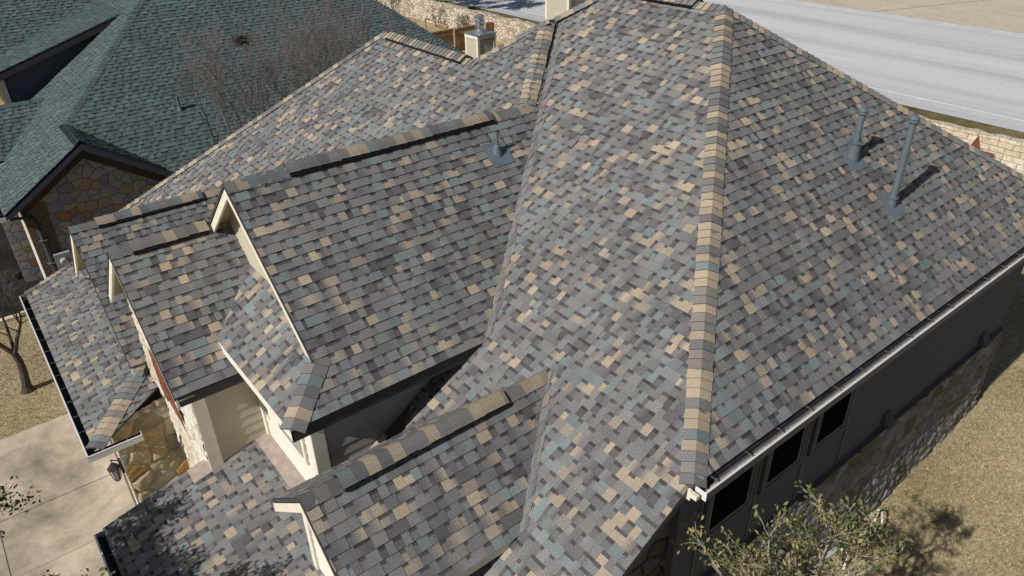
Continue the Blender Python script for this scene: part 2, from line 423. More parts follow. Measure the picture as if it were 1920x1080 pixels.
# lap siding on a vertical plane; axis 'x' = plane x=const (u=y) facing -x, axis 'y' = plane y=const (u=x) facing -y
def lap_wall(axis, c, poly, parent, mat='cream_siding', bh=.17, pr=.012, name='siding_wall', back=.12):
    conv = ccw(poly); mb = MB(); z0 = min(p[1] for p in conv); z1 = max(p[1] for p in conv); u0 = min(p[0] for p in conv); u1 = max(p[0] for p in conv)
    P = (lambda u, z, o: (c-o, u, z)) if axis == 'x' else (lambda u, z, o: (u, c-o, z))
    z = math.floor(z0/bh)*bh
    while z < z1:
        s_ = clip_poly([(u0-1, z), (u1+1, z), (u1+1, z+bh), (u0-1, z+bh)], conv)
        if len(s_) > 2:
            pts = [P(u, zz, pr*(1-(zz-z)/bh)) for u, zz in s_]
            mb.poly(pts[::-1] if axis == 'x' else pts, [(u, zz) for u, zz in (s_[::-1] if axis == 'x' else s_)])
            for i in range(len(s_)):
                p, q = s_[i], s_[(i+1) % len(s_)]
                if abs(p[1]-z) < 1e-6 and abs(q[1]-z) < 1e-6:
                    a = [P(p[0], z, 0), P(q[0], z, 0), P(q[0], z, pr), P(p[0], z, pr)]; mb.poly(a if axis == 'x' else a[::-1], [(0, 0)]*4)
        z += bh
    bk = [P(u, zz, -.004) for u, zz in conv]; e = (back, 0, 0) if axis == 'x' else (0, back, 0)
    mb.prism(bk, e)
    return mb.build(name, mat, parent)
def slab_wall(axis, c, poly, parent, mat, th=.15, name='stone_wall'):
    pts = [(c, u, z) if axis == 'x' else (u, c, z) for u, z in poly]; mb = MB(); mb.prism(pts, (th, 0, 0) if axis == 'x' else (0, th, 0))
    return mb.build(name, mat, parent)
def relief_wall(axis, c, u0, u1, z0, z1, parent, pal, cell=.3, res=.03, amp=.035, seed=1, name='stone_wall', mortar=(.2, .18, .15), top=None, jit=.42, th=.15):
    cache = {}
    def cl(i, j):
        k = (i, j)
        if k not in cache:
            rg = random.Random(i*7919+j*104729+seed); cc = rg.choice(pal); kk = rg.uniform(.85, 1.12)
            cache[k] = (i+.5+rg.uniform(-jit, jit), j+.5+rg.uniform(-jit, jit), rg.uniform(.35, 1), tuple(x*kk for x in cc), rg.uniform(-.3, .3), rg.uniform(-.3, .3))
        return cache[k]
    nu, nz = int((u1-u0)/res), int((z1-z0)/res); mb = MB(); V = []; K = []
    rg = random.Random(seed+9)
    from mathutils import noise as mn
    for b_ in range(nz+1):
        for a in range(nu+1):
            u, z = u0+(u1-u0)*a/nu, z0+(z1-z0)*b_/nz
            n3 = mn.noise(Vector((u*3.1, z*3.1, seed))); px, pz = u/cell/1.25+n3*.18, z/cell+n3*.15
            i0, j0 = math.floor(px), math.floor(pz); d = []
            for i in (-1, 0, 1):
                for j in (-1, 0, 1):
                    q = cl(i0+i, j0+j); d.append((math.hypot(px-q[0], pz-q[1]), q))
            d.sort(key=lambda t: t[0]); e = d[1][0]-d[0][0]; q = d[0][1]
            f = min(1, e/.22); f = f*f*(3-2*f)
            rough = mn.noise(Vector((u*9, z*9, seed+2)))*.35+mn.noise(Vector((u*24, z*24, seed+5)))*.22
            h = amp*f*(q[2]+q[4]*(px-q[0])+q[5]*(pz-q[1])+rough)
            V.append((c-h, u, z) if axis == 'x' else (u, c-h, z)); m_ = min(1, e/.07)
            K.append(tuple(mortar[t]+(q[3][t]-mortar[t])*m_ for t in range(3)))
    me = bpy.data.meshes.new(name); off = Vector((0, 0, H))-Vector(LOC[parent.name]); F_ = []
    w1 = nu+1
    for b_ in range(nz):
        for a in range(nu):
            if top is not None:
                uu = u0+(u1-u0)*(a+.5)/nu; zz = z0+(z1-z0)*(b_+.5)/nz
                if zz > top(uu): continue
            q = (b_*w1+a, b_*w1+a+1, (b_+1)*w1+a+1, (b_+1)*w1+a); F_.append(q[::-1] if axis == 'x' else q)
    nv = len(V); V += [(c+th, u, z) if axis == 'x' else (u, c+th, z) for u, z in ((u0, z0), (u1, z0), (u1, z1), (u0, z1))]
    K += [mortar]*4
    if top is None:
        cr = (0, nu, nz*w1+nu, nz*w1)
        for k in range(4): F_.append((cr[k], cr[(k+1) % 4], nv+(k+1) % 4, nv+k)[::(1 if axis == 'x' else -1)])
        F_.append((nv, nv+3, nv+2, nv+1) if axis != 'x' else (nv, nv+1, nv+2, nv+3))
    me.from_pydata([tuple(Vector(p)+off) for p in V], [], F_)
    ca = me.color_attributes.new('Col', 'FLOAT_COLOR', 'POINT'); ca.data.foreach_set('color', [x for k in K for x in (*k, 1)])
    ul = me.uv_layers.new(name='UVMap'); uvv = []
    for p_ in me.polygons:
        for vi in p_.vertices: co = V[vi]; uvv += [co[1] if axis == 'x' else co[0], co[2]]
    ul.data.foreach_set('uv', uvv); me.materials.append(MATS['rough_stone']); me.polygons.foreach_set('use_smooth', [True]*len(F_))
    o = bpy.data.objects.new(name, me); C.objects.link(o); o.parent = parent; LOC[o.name] = LOC[parent.name]; return o
def rake(x, a, b_, parent, mat='cream_trim', hgt=.17, name='rake_board'):   # board on a gable edge, plane x=const, a,b=(y,z)
    mb = MB(); mb.prism([(x, a[0], a[1]-.05), (x, b_[0], b_[1]-.05), (x, b_[0], b_[1]-.05-hgt), (x, a[0], a[1]-.05-hgt)], (.035, 0, 0))
    # dark drip edge strip above
    mb.prism([(x-.012, a[0], a[1]+.004), (x-.012, b_[0], b_[1]+.004), (x-.012, b_[0], b_[1]-.05), (x-.012, a[0], a[1]-.05)], (.01, 0, 0), mi=1)
    return mb.build(name, [mat, 'drip_edge'], parent)
def gutter(axis, a0, a1, c, out, z, parent, inner='gutter_grey', fill='gutter_debris', hang=.6, ends=(1, 1), fillz=.05):
    """runs along axis from a0 to a1; c = roof edge coordinate, out = signed width"""
    def B(mb, u0, u1, w0, w1, z0, z1, mi=0):
        w0, w1 = c+w0*math.copysign(1, out), c+w1*math.copysign(1, out)
        if axis == 'x': mb.box((u0, w0, z0), (u1, w1, z1), mi)
        else: mb.box((w0, u0, z0), (w1, u1, z1), mi)
    W = abs(out); mb = MB()
    B(mb, a0, a1, 0, W, z-.115, z-.108, 1); B(mb, a0, a1, -.004, .004, z-.115, z-.03, 1)
    B(mb, a0, a1, W, W+.007, z-.115, z-.001, 0 if fill == 'gutter_black' else 1); B(mb, a0, a1, W-.014, W+.01, z+.001, z+.012, 0)  # outer face of the debris-filled gutter coloured dark to stand in for shade
    if ends[0]: B(mb, a0-.006, a0, -.004, W+.01, z-.116, z+.008, 0)
    if ends[1]: B(mb, a1, a1+.006, -.004, W+.01, z-.116, z+.008, 0)
    o = mb.build('gutter', ['white_metal', inner], parent)
    fb = MB(); B(fb, a0+.01, a1-.01, .065, W-.005, z-.105, z-.105+fillz); fb.build('gutter_litter', fill, o)
    u = a0+.25
    while u < a1:
        hb = MB(); B(hb, u-.008, u+.008, .0, W, z-.008, z-.001); hb.build('gutter_hanger', 'gutter_grey', o); u += hang
    return o
def beam(mb, a, b_, w1, w2=None, up=(0, 0, 1), mi=0):
    a, b_ = Vector(a), Vector(b_); t = (b_-a).normalized(); s1 = t.cross(Vector(up)).normalized(); s2 = s1.cross(t); w2 = w2 or w1
    q = [a+s1*w1/2+s2*w2/2, a-s1*w1/2+s2*w2/2, a-s1*w1/2-s2*w2/2, a+s1*w1/2-s2*w2/2]
    mb.prism(q, b_-a, mi)


# ================================================================== THE HOUSE WITH THE NEW ROOF
house = thing('stone_house', 'large house with multicoloured grey, tan and blue shingle roof filling the picture', 'house', (6, 7, -11.35))
M1, M2 = .6667, .8333
F = Plane('F', 5.049, 0, -6, M1); F2 = Plane('F', 5.049, 0, -5.78, M1)
RT = Plane('R', 0, 3.34, -6, M2); LM = Plane('L', 0, 10.35, -2.299, M2); BK = Plane('B', 10.6, 0, -2.299, M1)
G1R = Plane('R', 0, 7.05, -6.06, M2); G1L = Plane('L', 0, 9.72, -3.835, M2)
H1 = Plane('F', 2.03, 0, -6.06, M1)
G4R = Plane('R', 0, 9.15, -6.44, M2); G4L = Plane('L', 0, 11.0, -4.898, M2)
G3R = Plane('R', 0, 15.0, -6.0, M2); G3L = Plane('L', 0, 15.0, -6.0, M2)
S1 = Plane('F', .12, 0, -8.6, .36); S2 = Plane('R', 0, 11.75, -8.6, .36)
PP = Plane('F', 2.4, 0, -7.95, .25)
G2R = Plane('R', 0, 5.85, -5.93, M2); G2L = Plane('L', 0, 5.85, -5.93, M2)
FL = Plane('L', 0, 15.3, -3.55, 1.13); F2B = Plane('B', 8.41, 0, -3.54, M1)
shingles(F, [[(1.2, 3.37), (5.02, 3.37), (5.02, 5.6), (1.2, 5.6)], [(5.02, 3.37), (5.049, 3.34), (10.6, 7.78), (10.6, 10.35), (9.85, 10.957), (5.02, 8.2)], [(2.45, 5.6), (5.02, 5.6), (5.02, 8.3), (3.9, 7.38), (2.45, 7.38)]], house, 1)
shingles(F2, [[(7.97, 9.72), (8.41, 10.07), (8.41, 15.3), (7.97, 15.56)], [(8.41, 10.07), (9.52, 10.957), (8.41, 11.86)], [(2.2, 9.72), (7.97, 9.72), (7.97, 15.56), (2.2, 18.98)]], house, 2)
shingles(RT, [[(5.049, 3.34), (16.1, 3.34), (10.6, 7.78)]], house, 3)
shingles(LM, [[(10.6, 10.35), (16.15, 14.79), (8.41, 14.79), (8.41, 12.0)]], house, 4, detail=False)
shingles(BK, [[(10.6, 7.78), (16.1, 3.37), (16.15, 14.79), (10.6, 10.35)]], house, 5, detail=False)
shingles(G1R, [[(2.66, 7.05), (7.97, 7.05), (7.97, 9.72), (2.66, 9.72)], [(2.03, 7.05), (2.66, 7.05), (2.66, 7.554)], [(7.97, 7.05), (8.2, 7.9), (9.85, 10.957), (9.52, 10.957), (7.97, 9.72)]], house, 6, tabw=(.09, .19))
shingles(G1L, [[(2.66, 9.72), (8.1, 9.72), (8.1, 12.39), (2.66, 12.39)]], house, 7, detail=False)
shingles(H1, [[(2.03, 7.05), (2.95, 7.786), (2.95, 10.3), (2.03, 10.0)]], house, 8)
shingles(G4R, [[(1.2, 9.15), (3.0, 9.15), (3.0, 11.0), (1.2, 11.0)]], house, 9, tabw=(.09, .19))
shingles(G4L, [[(1.2, 11.0), (3.4, 11.0), (3.4, 12.85), (1.2, 12.85)]], house, 10, detail=False)
shingles(G3R, [[(1.14, 12.68), (5.2, 12.68), (5.2, 15.0), (1.14, 15.0)]], house, 11)
shingles(G3L, [[(1.14, 15.0), (5.2, 15.0), (5.2, 17.25), (1.14, 17.25)]], house, 12, detail=False)
shingles(S1, [[(.12, 11.75), (1.55, 13.18), (1.55, 18.4), (.12, 18.4)]], house, 13)
shingles(S2, [[(.12, 11.75), (.47, 11.87), (1.43, 12.43), (1.5, 12.72), (1.5, 13.13)]], house, 14)
shingles(PP, [[(-.18, 4.0), (1.45, 4.0), (1.45, 9.8), (-.18, 9.8)], [(1.45, 4.0), (2.42, 4.0), (2.42, 9.5), (1.45, 9.5)]], house, 15, tabw=(.09, .19))
shingles(G2R, [[(1.62, 4.65), (6.6, 4.65), (6.6, 5.85), (1.62, 5.85)]], house, 16, tabw=(.09, .19))
shingles(G2L, [[(1.62, 5.85), (6.6, 5.85), (6.6, 7.03), (1.62, 7.03)]], house, 17)
shingles(FL, [[(8.41, 15.3), (2.2, 18.98), (2.2, 19.6), (13, 19.6), (8.6, 15.3)]], house, 18, detail=False)
shingles(F2B, [[(8.41, 11.86), (13.5, 11.86), (13.5, 19.6), (12.6, 19.6), (8.41, 15.3)]], house, 19, detail=False)

n_ = lambda p: p.normal()
caps(F.P(5.06, 3.35), F.P(10.6, 7.78), n_(F), n_(RT), house, 101)
caps(F.P(10.6, 7.78), F.P(10.6, 10.35), n_(F), n_(BK), house, 102, lift=.0)
caps(BK.P(16.1, 3.38), BK.P(10.6, 7.78), n_(BK), n_(RT), house, 103)
caps(F2.P(8.43, 11.84), F2.P(9.53, 10.95), n_(F2), n_(LM), house, 104)
caps(F.P(9.5, 11.23, .06), F.P(10.6, 10.35), n_(F), n_(LM), house, 127)
caps(F2.P(8.0, 9.74), F2.P(9.5, 10.94), n_(F2), n_(G1R), house, 105, round_=.8)
caps(F2.P(8.41, 11.7), F2.P(8.41, 15.35), n_(F2), n_(F2B), house, 106)
caps(F2.P(2.2, 18.98, .01), F2.P(8.41, 15.3, .01), n_(F2), n_(FL), house, 107, wd=.17)
caps(G1R.P(2.66, 9.72), G1R.P(8.05, 9.72), n_(G1R), n_(G1L), house, 108, ex=.15, wd=.17)
caps(S1.P(.13, 11.76), S1.P(1.5, 13.13), n_(S1), n_(S2), house, 109, wd=.17)
caps(G1R.P(2.05, 7.07), G1R.P(2.68, 7.57), n_(G1R), n_(H1), house, 110, wd=.17, ex=.15)
caps(G4R.P(1.2, 11.0), G4R.P(2.95, 11.0), n_(G4R), n_(G4L), house, 111, ex=.16, wd=.15)
caps(G3R.P(1.14, 15.0), G3R.P(4.9, 15.0), n_(G3R), n_(G3L), house, 112, ex=.16, wd=.15)
caps(G2R.P(1.62, 5.85), G2R.P(5.1, 5.85), n_(G2R), n_(G2L), house, 113, ex=.16, wd=.155)
caps(S1.P(.1, 18.36), S1.P(1.2, 18.36), n_(S1), Vector((0, .3, 1)).normalized(), house, 114, wd=.12)
def vented(pl, pl2, x0, x1, seed, y, ex=.16):
    ridge_vent(pl.P(x0, y), pl.P(x1, y), n_(pl), n_(pl2), house)
    caps(pl.P(x0-.01, y), pl.P(x1+.02, y), n_(pl), n_(pl2), house, seed, ex=ex, wd=.14, lift=.05)
vented(G1R, G1L, 3.55, 7.15, 121, 9.72)
vented(G4R, G4L, 1.5, 2.6, 122, 11.0)
vented(G3R, G3L, 1.62, 3.6, 123, 15.0)
vented(G2R, G2L, 2.08, 4.35, 124, 5.85)
ridge_vent(F2.P(8.41, 12.1), F2.P(8.41, 15.0), n_(F2), n_(F2B), house)
caps(F2.P(8.41, 12.1), F2.P(8.41, 15.02), n_(F2), n_(F2B), house, 125, lift=.05)
ridge_vent(F.P(10.6, 8.35), F.P(10.6, 9.9), n_(F), n_(BK), house)
caps(F.P(10.6, 8.33), F.P(10.6, 9.92), n_(F), n_(BK), house, 126, lift=.05)

def weave(pa, pb, p, q, parent, seed, w0=.12):
    # courses of plane pa lapped over the valley on to plane pb
    p, q = Vector(p), Vector(q); t = (q-p); L = t.length; t.normalize(); nb_ = pb.normal(); d = nb_.cross(t)
    if d.dot(pa.normal()) < 0: d = -d
    mb = MB(); rng = random.Random(seed); sd = {'R': (0, 1, pa.m), 'F': (1, 0, pa.m)}[pa.d]
    e = EX/abs(t.dot(Vector(sd).normalized())); s_ = 0
    while s_ < L:
        f = min(s_+e, L); w1 = w0*rng.uniform(.7, 1.2); k = 3
        for i in range(k):
            c = tuple(x*rng.uniform(.9, 1.1) for x in rng.choice([GREY, MID, GREY, BRN, MID]))
            u0, u1 = i/k, (i+1)/k
            g_ = lambda ss, uu, off: p+t*(ss+.09*uu*uu)+d*(w1*uu-.02)+nb_*off
            pts = [g_(s_, u0, .017), g_(s_, u1, .017), g_(f, u1, .011), g_(f, u0, .011)]
            if (pts[1]-pts[0]).cross(pts[2]-pts[1]).dot(nb_) < 0: pts = pts[::-1]
            mb.poly(pts, [(s_, u0*.15), (s_, u1*.15), (f, u1*.15), (f, u0*.15)], c)
            mb.poly([g_(s_, u0, 0), g_(s_, u1, 0), g_(s_, u1, .017), g_(s_, u0, .017)], [(0, 0)]*4, tuple(x*.2 for x in c))
        s_ += e
    return mb.build('valley_shingles', 'asphalt_shingle', parent)
weave(G1R, F, F.P(5.03, 7.05), F.P(9.75, 10.84), house, 201)
weave(G2R, F, F.P(3.66, 4.66), F.P(5.12, 5.83), house, 202)
# ---- gables: rake boards, soffits, walls
def gable(x, xw, ry, rz, ye1, ye2, m, wall_mat, mat='cream_trim', wall=True, zb=None, lower1=None):
    for ye in (ye1, ye2):
        rake(x, (ry, rz), (ye, rz-abs(ye-ry)*m), house, mat)
        mb = MB(); a = (x+.03, ry, rz-.075); b_ = (x+.03, ye, rz-abs(ye-ry)*m-.075)
        mb.prism([a, b_, (xw, b_[1], b_[2]), (xw, a[1], a[2])], (0, 0, .01)); mb.build('soffit', 'soffit_tan', house)
gable(2.66, 2.95, 9.72, -3.835, 7.6, 12.3, M2, None)
gable(1.2, 1.45, 11.0, -4.898, 9.15, 12.85, M2, None)
gable(1.14, 1.5, 15.0, -6.0, 12.7, 17.2, M2, None)
gable(1.62, 1.9, 5.85, -5.93, 4.65, 7.03, M2, None)
lap_wall('x', 2.95, [(7.9, -5.45), (11.9, -5.6), (9.72, -3.96)], house, 'cream_siding')
slab_wall('x', 1.47, [(9.52, -8.32), (12.7, -11.4), (12.7, -6.42), (11.0, -5.04), (9.52, -6.26)], house, 'limestone_flagstone', .12)
relief_wall('x', 1.455, 9.5, 12.7, -9.6, -5.0, house, [(.66, .62, .54), (.6, .55, .46), (.7, .67, .6), (.58, .5, .38)], .3, .03, .045, 6, top=lambda u: -5.02-.8333*abs(u-11.0))
slab_wall('x', 1.5, [(12.75, -8.6), (17.0, -8.6), (17.0, -7.8), (15.0, -6.12), (12.75, -7.98)], house, 'limestone_flagstone', .12)
lap_wall('x', 1.9, [(4.95, -8.3), (6.75, -8.3), (6.75, -6.78), (5.85, -6.06), (4.95, -6.78)], house, 'white_siding')
lap_wall('y', 4.98, [(1.95, -8.3), (3.6, -8.3), (3.6, -6.78), (1.95, -6.78)], house, 'shade_tinted_siding')
mb = MB(); mb.box((1.86, 4.94, -8.3), (1.94, 5.06, -6.75)); mb.build('corner_board', 'white_siding', house)
mb = MB(); mb.box((1.86, 6.64, -8.3), (1.94, 6.76, -6.75)); mb.build('corner_board', 'white_siding', house)
mb = MB(); mb.prism([(1.62, 4.7, -6.97), (1.62, 5.0, -6.97), (5, 5.0, -6.97), (5, 4.7, -6.97)], (0, 0, .02)); mb.build('soffit', 'soffit_tan', house)
mb = MB(); mb.box((1.64, 4.66, -7.06), (4.5, 4.69, -6.93)); mb.build('fascia', 'cream_trim', house)
# G1 lower storey block: front wall, sunny corner, side wall
lap_wall('x', 2.4, [(7.4, -8.05), (9.5, -8.05), (9.5, -6.0), (7.4, -6.0)], house, 'white_siding')
lap_wall('y', 7.4, [(2.4, -8.0), (5.3, -6.0), (5.3, -5.9), (2.4, -6.0)], house, 'grey_siding')
lap_wall('y', 9.5, [(1.5, -8.4), (2.42, -8.15), (2.42, -6.2), (1.5, -6.2)], house, 'cream_siding')
mb = MB(); mb.box((2.365, 7.37, -8.05), (2.55, 7.41, -6.13)); mb.build('corner_board', 'white_siding', house)
mb = MB(); mb.box((2.36, 7.376, -8.045), (2.386, 7.55, -6.135)); mb.build('corner_board', 'white_siding', house)
mb = MB(); mb.box((2.36, 9.38, -8.1), (2.402, 9.5, -6.2)); mb.build('corner_board', 'white_siding', house)
mb = MB(); mb.box((1.43, 9.455, -8.5), (1.62, 9.5, -6.4)); mb.build('corner_board', 'cream_trim', house)
mb = MB(); mb.prism([(2.05, 7.09, -6.14), (5.4, 7.09, -6.14), (5.4, 7.42, -6.14), (2.42, 7.42, -6.14), (2.42, 9.6, -6.14), (2.05, 9.6, -6.14)], (0, 0, .015)); mb.build('soffit', 'soffit_tan', house)
mb = MB(); mb.box((2.04, 7.06, -6.25), (5.0, 7.085, -6.075)); mb.build('fascia', 'dark_trim', house)  # pale fascia coloured dark, the shade on this side painted in
mb = MB(); mb.box((2.035, 7.06, -6.22), (2.06, 9.62, -6.075)); mb.build('fascia', 'white_siding', house)
mb = MB(); mb.box((1.24, 9.16, -6.62), (2.6, 9.19, -6.46)); mb.build('fascia', 'dark_trim', house)
mb = MB(); mb.prism([(1.24, 9.19, -6.56), (2.6, 9.19, -6.56), (2.6, 9.5, -6.56), (1.24, 9.5, -6.56)], (0, 0, .015)); mb.build('soffit', 'soffit_tan', house)
# small front window with its frame under the hip corner
wf = MB(); wf.box((2.355, 7.75, -7.35), (2.385, 8.75, -6.35)); wo = wf.build('window', 'white_siding', house)
wg = MB(); wg.box((2.345, 7.84, -7.26), (2.354, 8.66, -6.44)); wg.build('pane', 'lamp_glass', wo)
# flashing strips at the foot of the walls
mb = MB()
mb.prism([PP.P(2.17, 7.2, .012), PP.P(2.41, 7.2, .012), PP.P(2.41, 9.5, .012), PP.P(2.17, 9.5, .012)], (0, 0, .004)); mb.build('wall_flashing', 'flashing', house)
mb = MB(); mb.prism([PP.P(1.68, 5.0, .012), PP.P(1.89, 5.0, .012), PP.P(1.89, 6.55, .012), PP.P(1.68, 6.55, .012)], (0, 0, .004)); mb.build('wall_flashing', 'flashing', house)
mb = MB(); mb.prism([PP.P(1.14, 9.45, .012), PP.P(1.45, 9.45, .012), PP.P(1.45, 9.8, .012), PP.P(1.14, 9.8, .012)], (0, 0, .004)); mb.build('wall_flashing', 'flashing', house)
mb = MB(); mb.prism([F.P(2.6, 7.15, .014), F.P(3.4, 7.28, .014), F.P(3.4, 7.39, .014), F.P(2.6, 7.39, .014)], (0, 0, .004)); mb.build('wall_flashing', 'flashing', house)
mb = MB(); mb.prism([PP.P(1.55, 6.55, .02), PP.P(1.72, 6.5, .02), PP.P(1.75, 6.62, .02), PP.P(1.58, 6.66, .02)], (0, 0, .02)); mb.build('kickout_flashing', 'galvanised', house)
# rake of the low roof and of the main slope
def sloped_board(pl, a, b_, dy, parent, mat, h=.18, nm='rake_board'):
    A, B = pl.P(*a), pl.P(*b_); mb = MB()
    mb.prism([A-Vector((0, 0, .05)), B-Vector((0, 0, .05)), B-Vector((0, 0, h)), A-Vector((0, 0, h))], (0, dy, 0)); return mb.build(nm, mat, parent)
sloped_board(PP, (-.16, 9.79), (1.45, 9.79), -.03, house, 'cream_trim', .14)
sloped_board(F, (1.2, 3.375), (5.03, 3.375), .03, house, 'shade_tinted_siding', .16)
mb = MB(); mb.prism([F.P(1.2, 3.4, -.14), F.P(5.2, 3.4, -.14), F.P(5.2, 3.75, -.14), F.P(1.2, 3.75, -.14)], (0, 0, .015)); mb.build('soffit', 'soffit_tan', house)
mb = MB(); mb.box((5.0, 3.33, -6.18), (5.03, 3.7, -6.03)); mb.box((4.99, 3.24, -6.11), (5.04, 3.33, -6.05)); mb.build('rake_return', 'cream_trim', house)
mb = MB(); mb.box((5.1, 3.35, -6.17), (16.0, 3.375, -6.03)); mb.build('fascia', 'shade_tinted_siding', house)
mb = MB(); mb.prism([(5.06, 3.37, -6.16), (16.0, 3.37, -6.16), (16.0, 3.73, -6.16), (5.06, 3.73, -6.16)], (0, 0, .015)); mb.build('soffit', 'soffit_tan', house)
# ---- gutters
gutter('x', 5.1, 16.05, 3.34, -.14, -6.03, house, hang=.62)
gutter('y', 11.62, 18.35, .12, -.13, -8.63, house, 'gutter_black', 'gutter_black', hang=.52)
gutter('x', -.02, .86, 11.75, -.13, -8.63, house, 'gutter_black', 'gutter_black', hang=.4, ends=(0, 1))
gutter('y', 4.2, 9.78, -.18, -.13, -8.63, house, 'gutter_black', 'gutter_black', hang=.6, ends=(0, 1))
# ---- right-hand side: siding above, stone below, windows, lights, meters
lap_wall('y', 3.72, [(5.42, -8.8), (15.75, -8.8), (15.75, -6.1), (5.42, -6.1)], house, 'shade_tinted_siding', .2, .01)
LIME = [(.26, .25, .24), (.22, .21, .205), (.31, .3, .285), (.2, .175, .145), (.18, .145, .1), (.25, .245, .245)]  # stone tones lowered, the side wall's shade put into the palette
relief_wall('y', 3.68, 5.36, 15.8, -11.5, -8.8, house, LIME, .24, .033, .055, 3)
slab_wall('y', 3.74, [(1.9, -11.9), (5.3, -11.9), (5.3, -6.0), (1.9, -8.25)], house, 'shade_flagstone', .2)
mb = MB(); mb.box((5.3, 3.64, -11.9), (5.46, 3.76, -6.12)); mb.build('corner_board', 'shade_tinted_siding', house)
mb = MB(); mb.prism([(5.36, 3.64, -8.81), (15.8, 3.64, -8.81), (15.8, 3.72, -8.77), (5.36, 3.72, -8.77)], (0, 0, .04)); mb.build('stone_sill', 'dark_trim', house)
mb = MB(); mb.box((5.3, 3.58, -11.9), (13.5, 3.7, -11.33)); mb.build('foundation', 'slab_grey', house)
for x0, x1, zb in ((6.02, 6.92, -7.82), (7.28, 8.12, -7.78), (8.5, 9.36, -7.78)):
    wf = MB()
    for q in (((x0-.09, -6.3), (x1+.09, -6.21)), ((x0-.09, zb-.09), (x1+.09, zb)), ((x0-.09, zb), (x0, -6.3)), ((x1, zb), (x1+.09, -6.3))):
        wf.box((q[0][0], 3.67, q[0][1]), (q[1][0], 3.712, q[1][1]))
    wo = wf.build('window', 'shade_tinted_siding', house)
    fr = MB()
    for q in (((x0, -6.35), (x1, -6.3)), ((x0, zb), (x1, zb+.05)), ((x0, zb+.05), (x0+.045, -6.35)), ((x1-.045, zb+.05), (x1, -6.35))): fr.box((q[0][0], 3.68, q[0][1]), (q[1][0], 3.709, q[1][1]))
    fr.build('frame', 'window_frame', wo)
    gl = MB(); gl.box((x0+.04, 3.695, zb+.04), (x1-.04, 3.705, -6.34)); gl.build('pane', 'window_glass', wo)
for x in (5.86, 7.1, 8.31, 9.52):
    mb = MB(); mb.box((x-.012, 3.695, -8.7), (x+.012, 3.722, -6.2)); mb.build('batten', 'window_frame' if x < 10 else 'shade_tinted_siding', house)
for x in (11.05, 14.8):
    mb = MB(); mb.prism([(x-.12, 3.7, -8.45), (x-.12, 3.56, -8.7), (x-.12, 3.7, -8.7)], (.24, 0, 0)); mb.build('wall_light', 'shade_tinted_siding', house)
for x in (10.1, 10.7, 11.3):
    mb = MB(); pts = [(x, 3.3, -11.42), (x, 3.3, -11.05), (x+.03, 3.33, -10.98), (x+.2, 3.42, -10.98), (x+.24, 3.5, -11.03), (x+.24, 3.5, -11.35)]
    for a, b_ in zip(pts, pts[1:]): mb.tube(a, b_, .022, .022, 8)
    mb.build('water_pipe', 'cream_trim', house)
# far right end and hidden outer walls, so that the house is closed
slab_wall('x', 15.6, [(3.8, -11.9), (14.4, -11.9), (14.4, -6.15), (3.8, -6.15)], house, 'shade_flagstone', .15)
slab_wall('y', 14.3, [(8.5, -11.9), (15.6, -11.9), (15.6, -6.2), (8.5, -6.2)], house, 'limestone_flagstone', .15)
slab_wall('y', 19.0, [(2.3, -11.9), (13.2, -11.9), (13.2, -7.75), (2.3, -7.75)], house, 'limestone_flagstone', .15)
slab_wall('x', 13.0, [(14.4, -11.9), (19.0, -11.9), (19.0, -6.9), (14.4, -6.9)], house, 'limestone_flagstone', .15)
# ---- garage with its stone side wall, door jambs and lantern
OCH = [(.5, .44, .32), (.46, .4, .28), (.42, .33, .19), (.52, .48, .4), (.44, .38, .27), (.4, .24, .1), (.34, .28, .2)]
relief_wall('y', 12.15, .47, 1.47, -11.5, -8.37, house, OCH, .33, .022, .05, 5, mortar=(.26, .23, .17), top=lambda u: -8.6+.23*(u-.47)/.98)
slab_wall('x', .447, [(12.153, -11.5), (12.75, -11.5), (12.75, -8.62), (12.153, -8.62)], house, 'limestone_flagstone', .2)
slab_wall('x', .45, [(17.6, -11.5), (18.3, -11.5), (18.3, -8.62), (17.6, -8.62)], house, 'limestone_flagstone', .2)
slab_wall('y', 18.15, [(.47, -11.5), (2.3, -11.5), (2.3, -8.0), (.47, -8.6)], house, 'limestone_flagstone', .15)
mb = MB(); mb.box((.5, 12.75, -9.0), (.62, 17.6, -8.62)); mb.build('door_header', 'cream_trim', house)
gd = MB()
for i in range(4): gd.box((.6, 12.8, -11.34+i*.58), (.65, 17.55, -11.34+i*.58+.565))
gd.build('garage_door', 'cream_siding', house)
mb = MB(); mb.box((.41, 12.7, -11.4), (.5, 12.82, -8.95)); mb.box((.41, 17.55, -11.4), (.5, 17.65, -8.95)); mb.build('door_jamb', 'flashing', house)
lan = MB(); lan.box((.4, 12.22, -9.72), (.45, 12.32, -9.42)); lan.tube((.42, 12.27, -9.45), (.3, 12.27, -9.36), .012, .012, 6); lan.tube((.3, 12.27, -9.36), (.3, 12.27, -9.45), .01, .01, 6)
for k in range(6):
    a = k*math.pi/3; lan.tube((.3+.1*math.cos(a), 12.27+.1*math.sin(a), -9.55), (.3+.06*math.cos(a), 12.27+.06*math.sin(a), -9.82), .008, .008, 5)
lan.tube((.3, 12.27, -9.55), (.3, 12.27, -9.44), .12, .03, 6); lan.tube((.3, 12.27, -9.83), (.3, 12.27, -9.87), .06, .02, 6)
lo = lan.build('wall_lantern', 'black_iron', house)
lg = MB(); lg.tube((.3, 12.27, -9.56), (.3, 12.27, -9.82), .088, .05, 6); lg.build('lantern_glass', 'lamp_glass', lo)
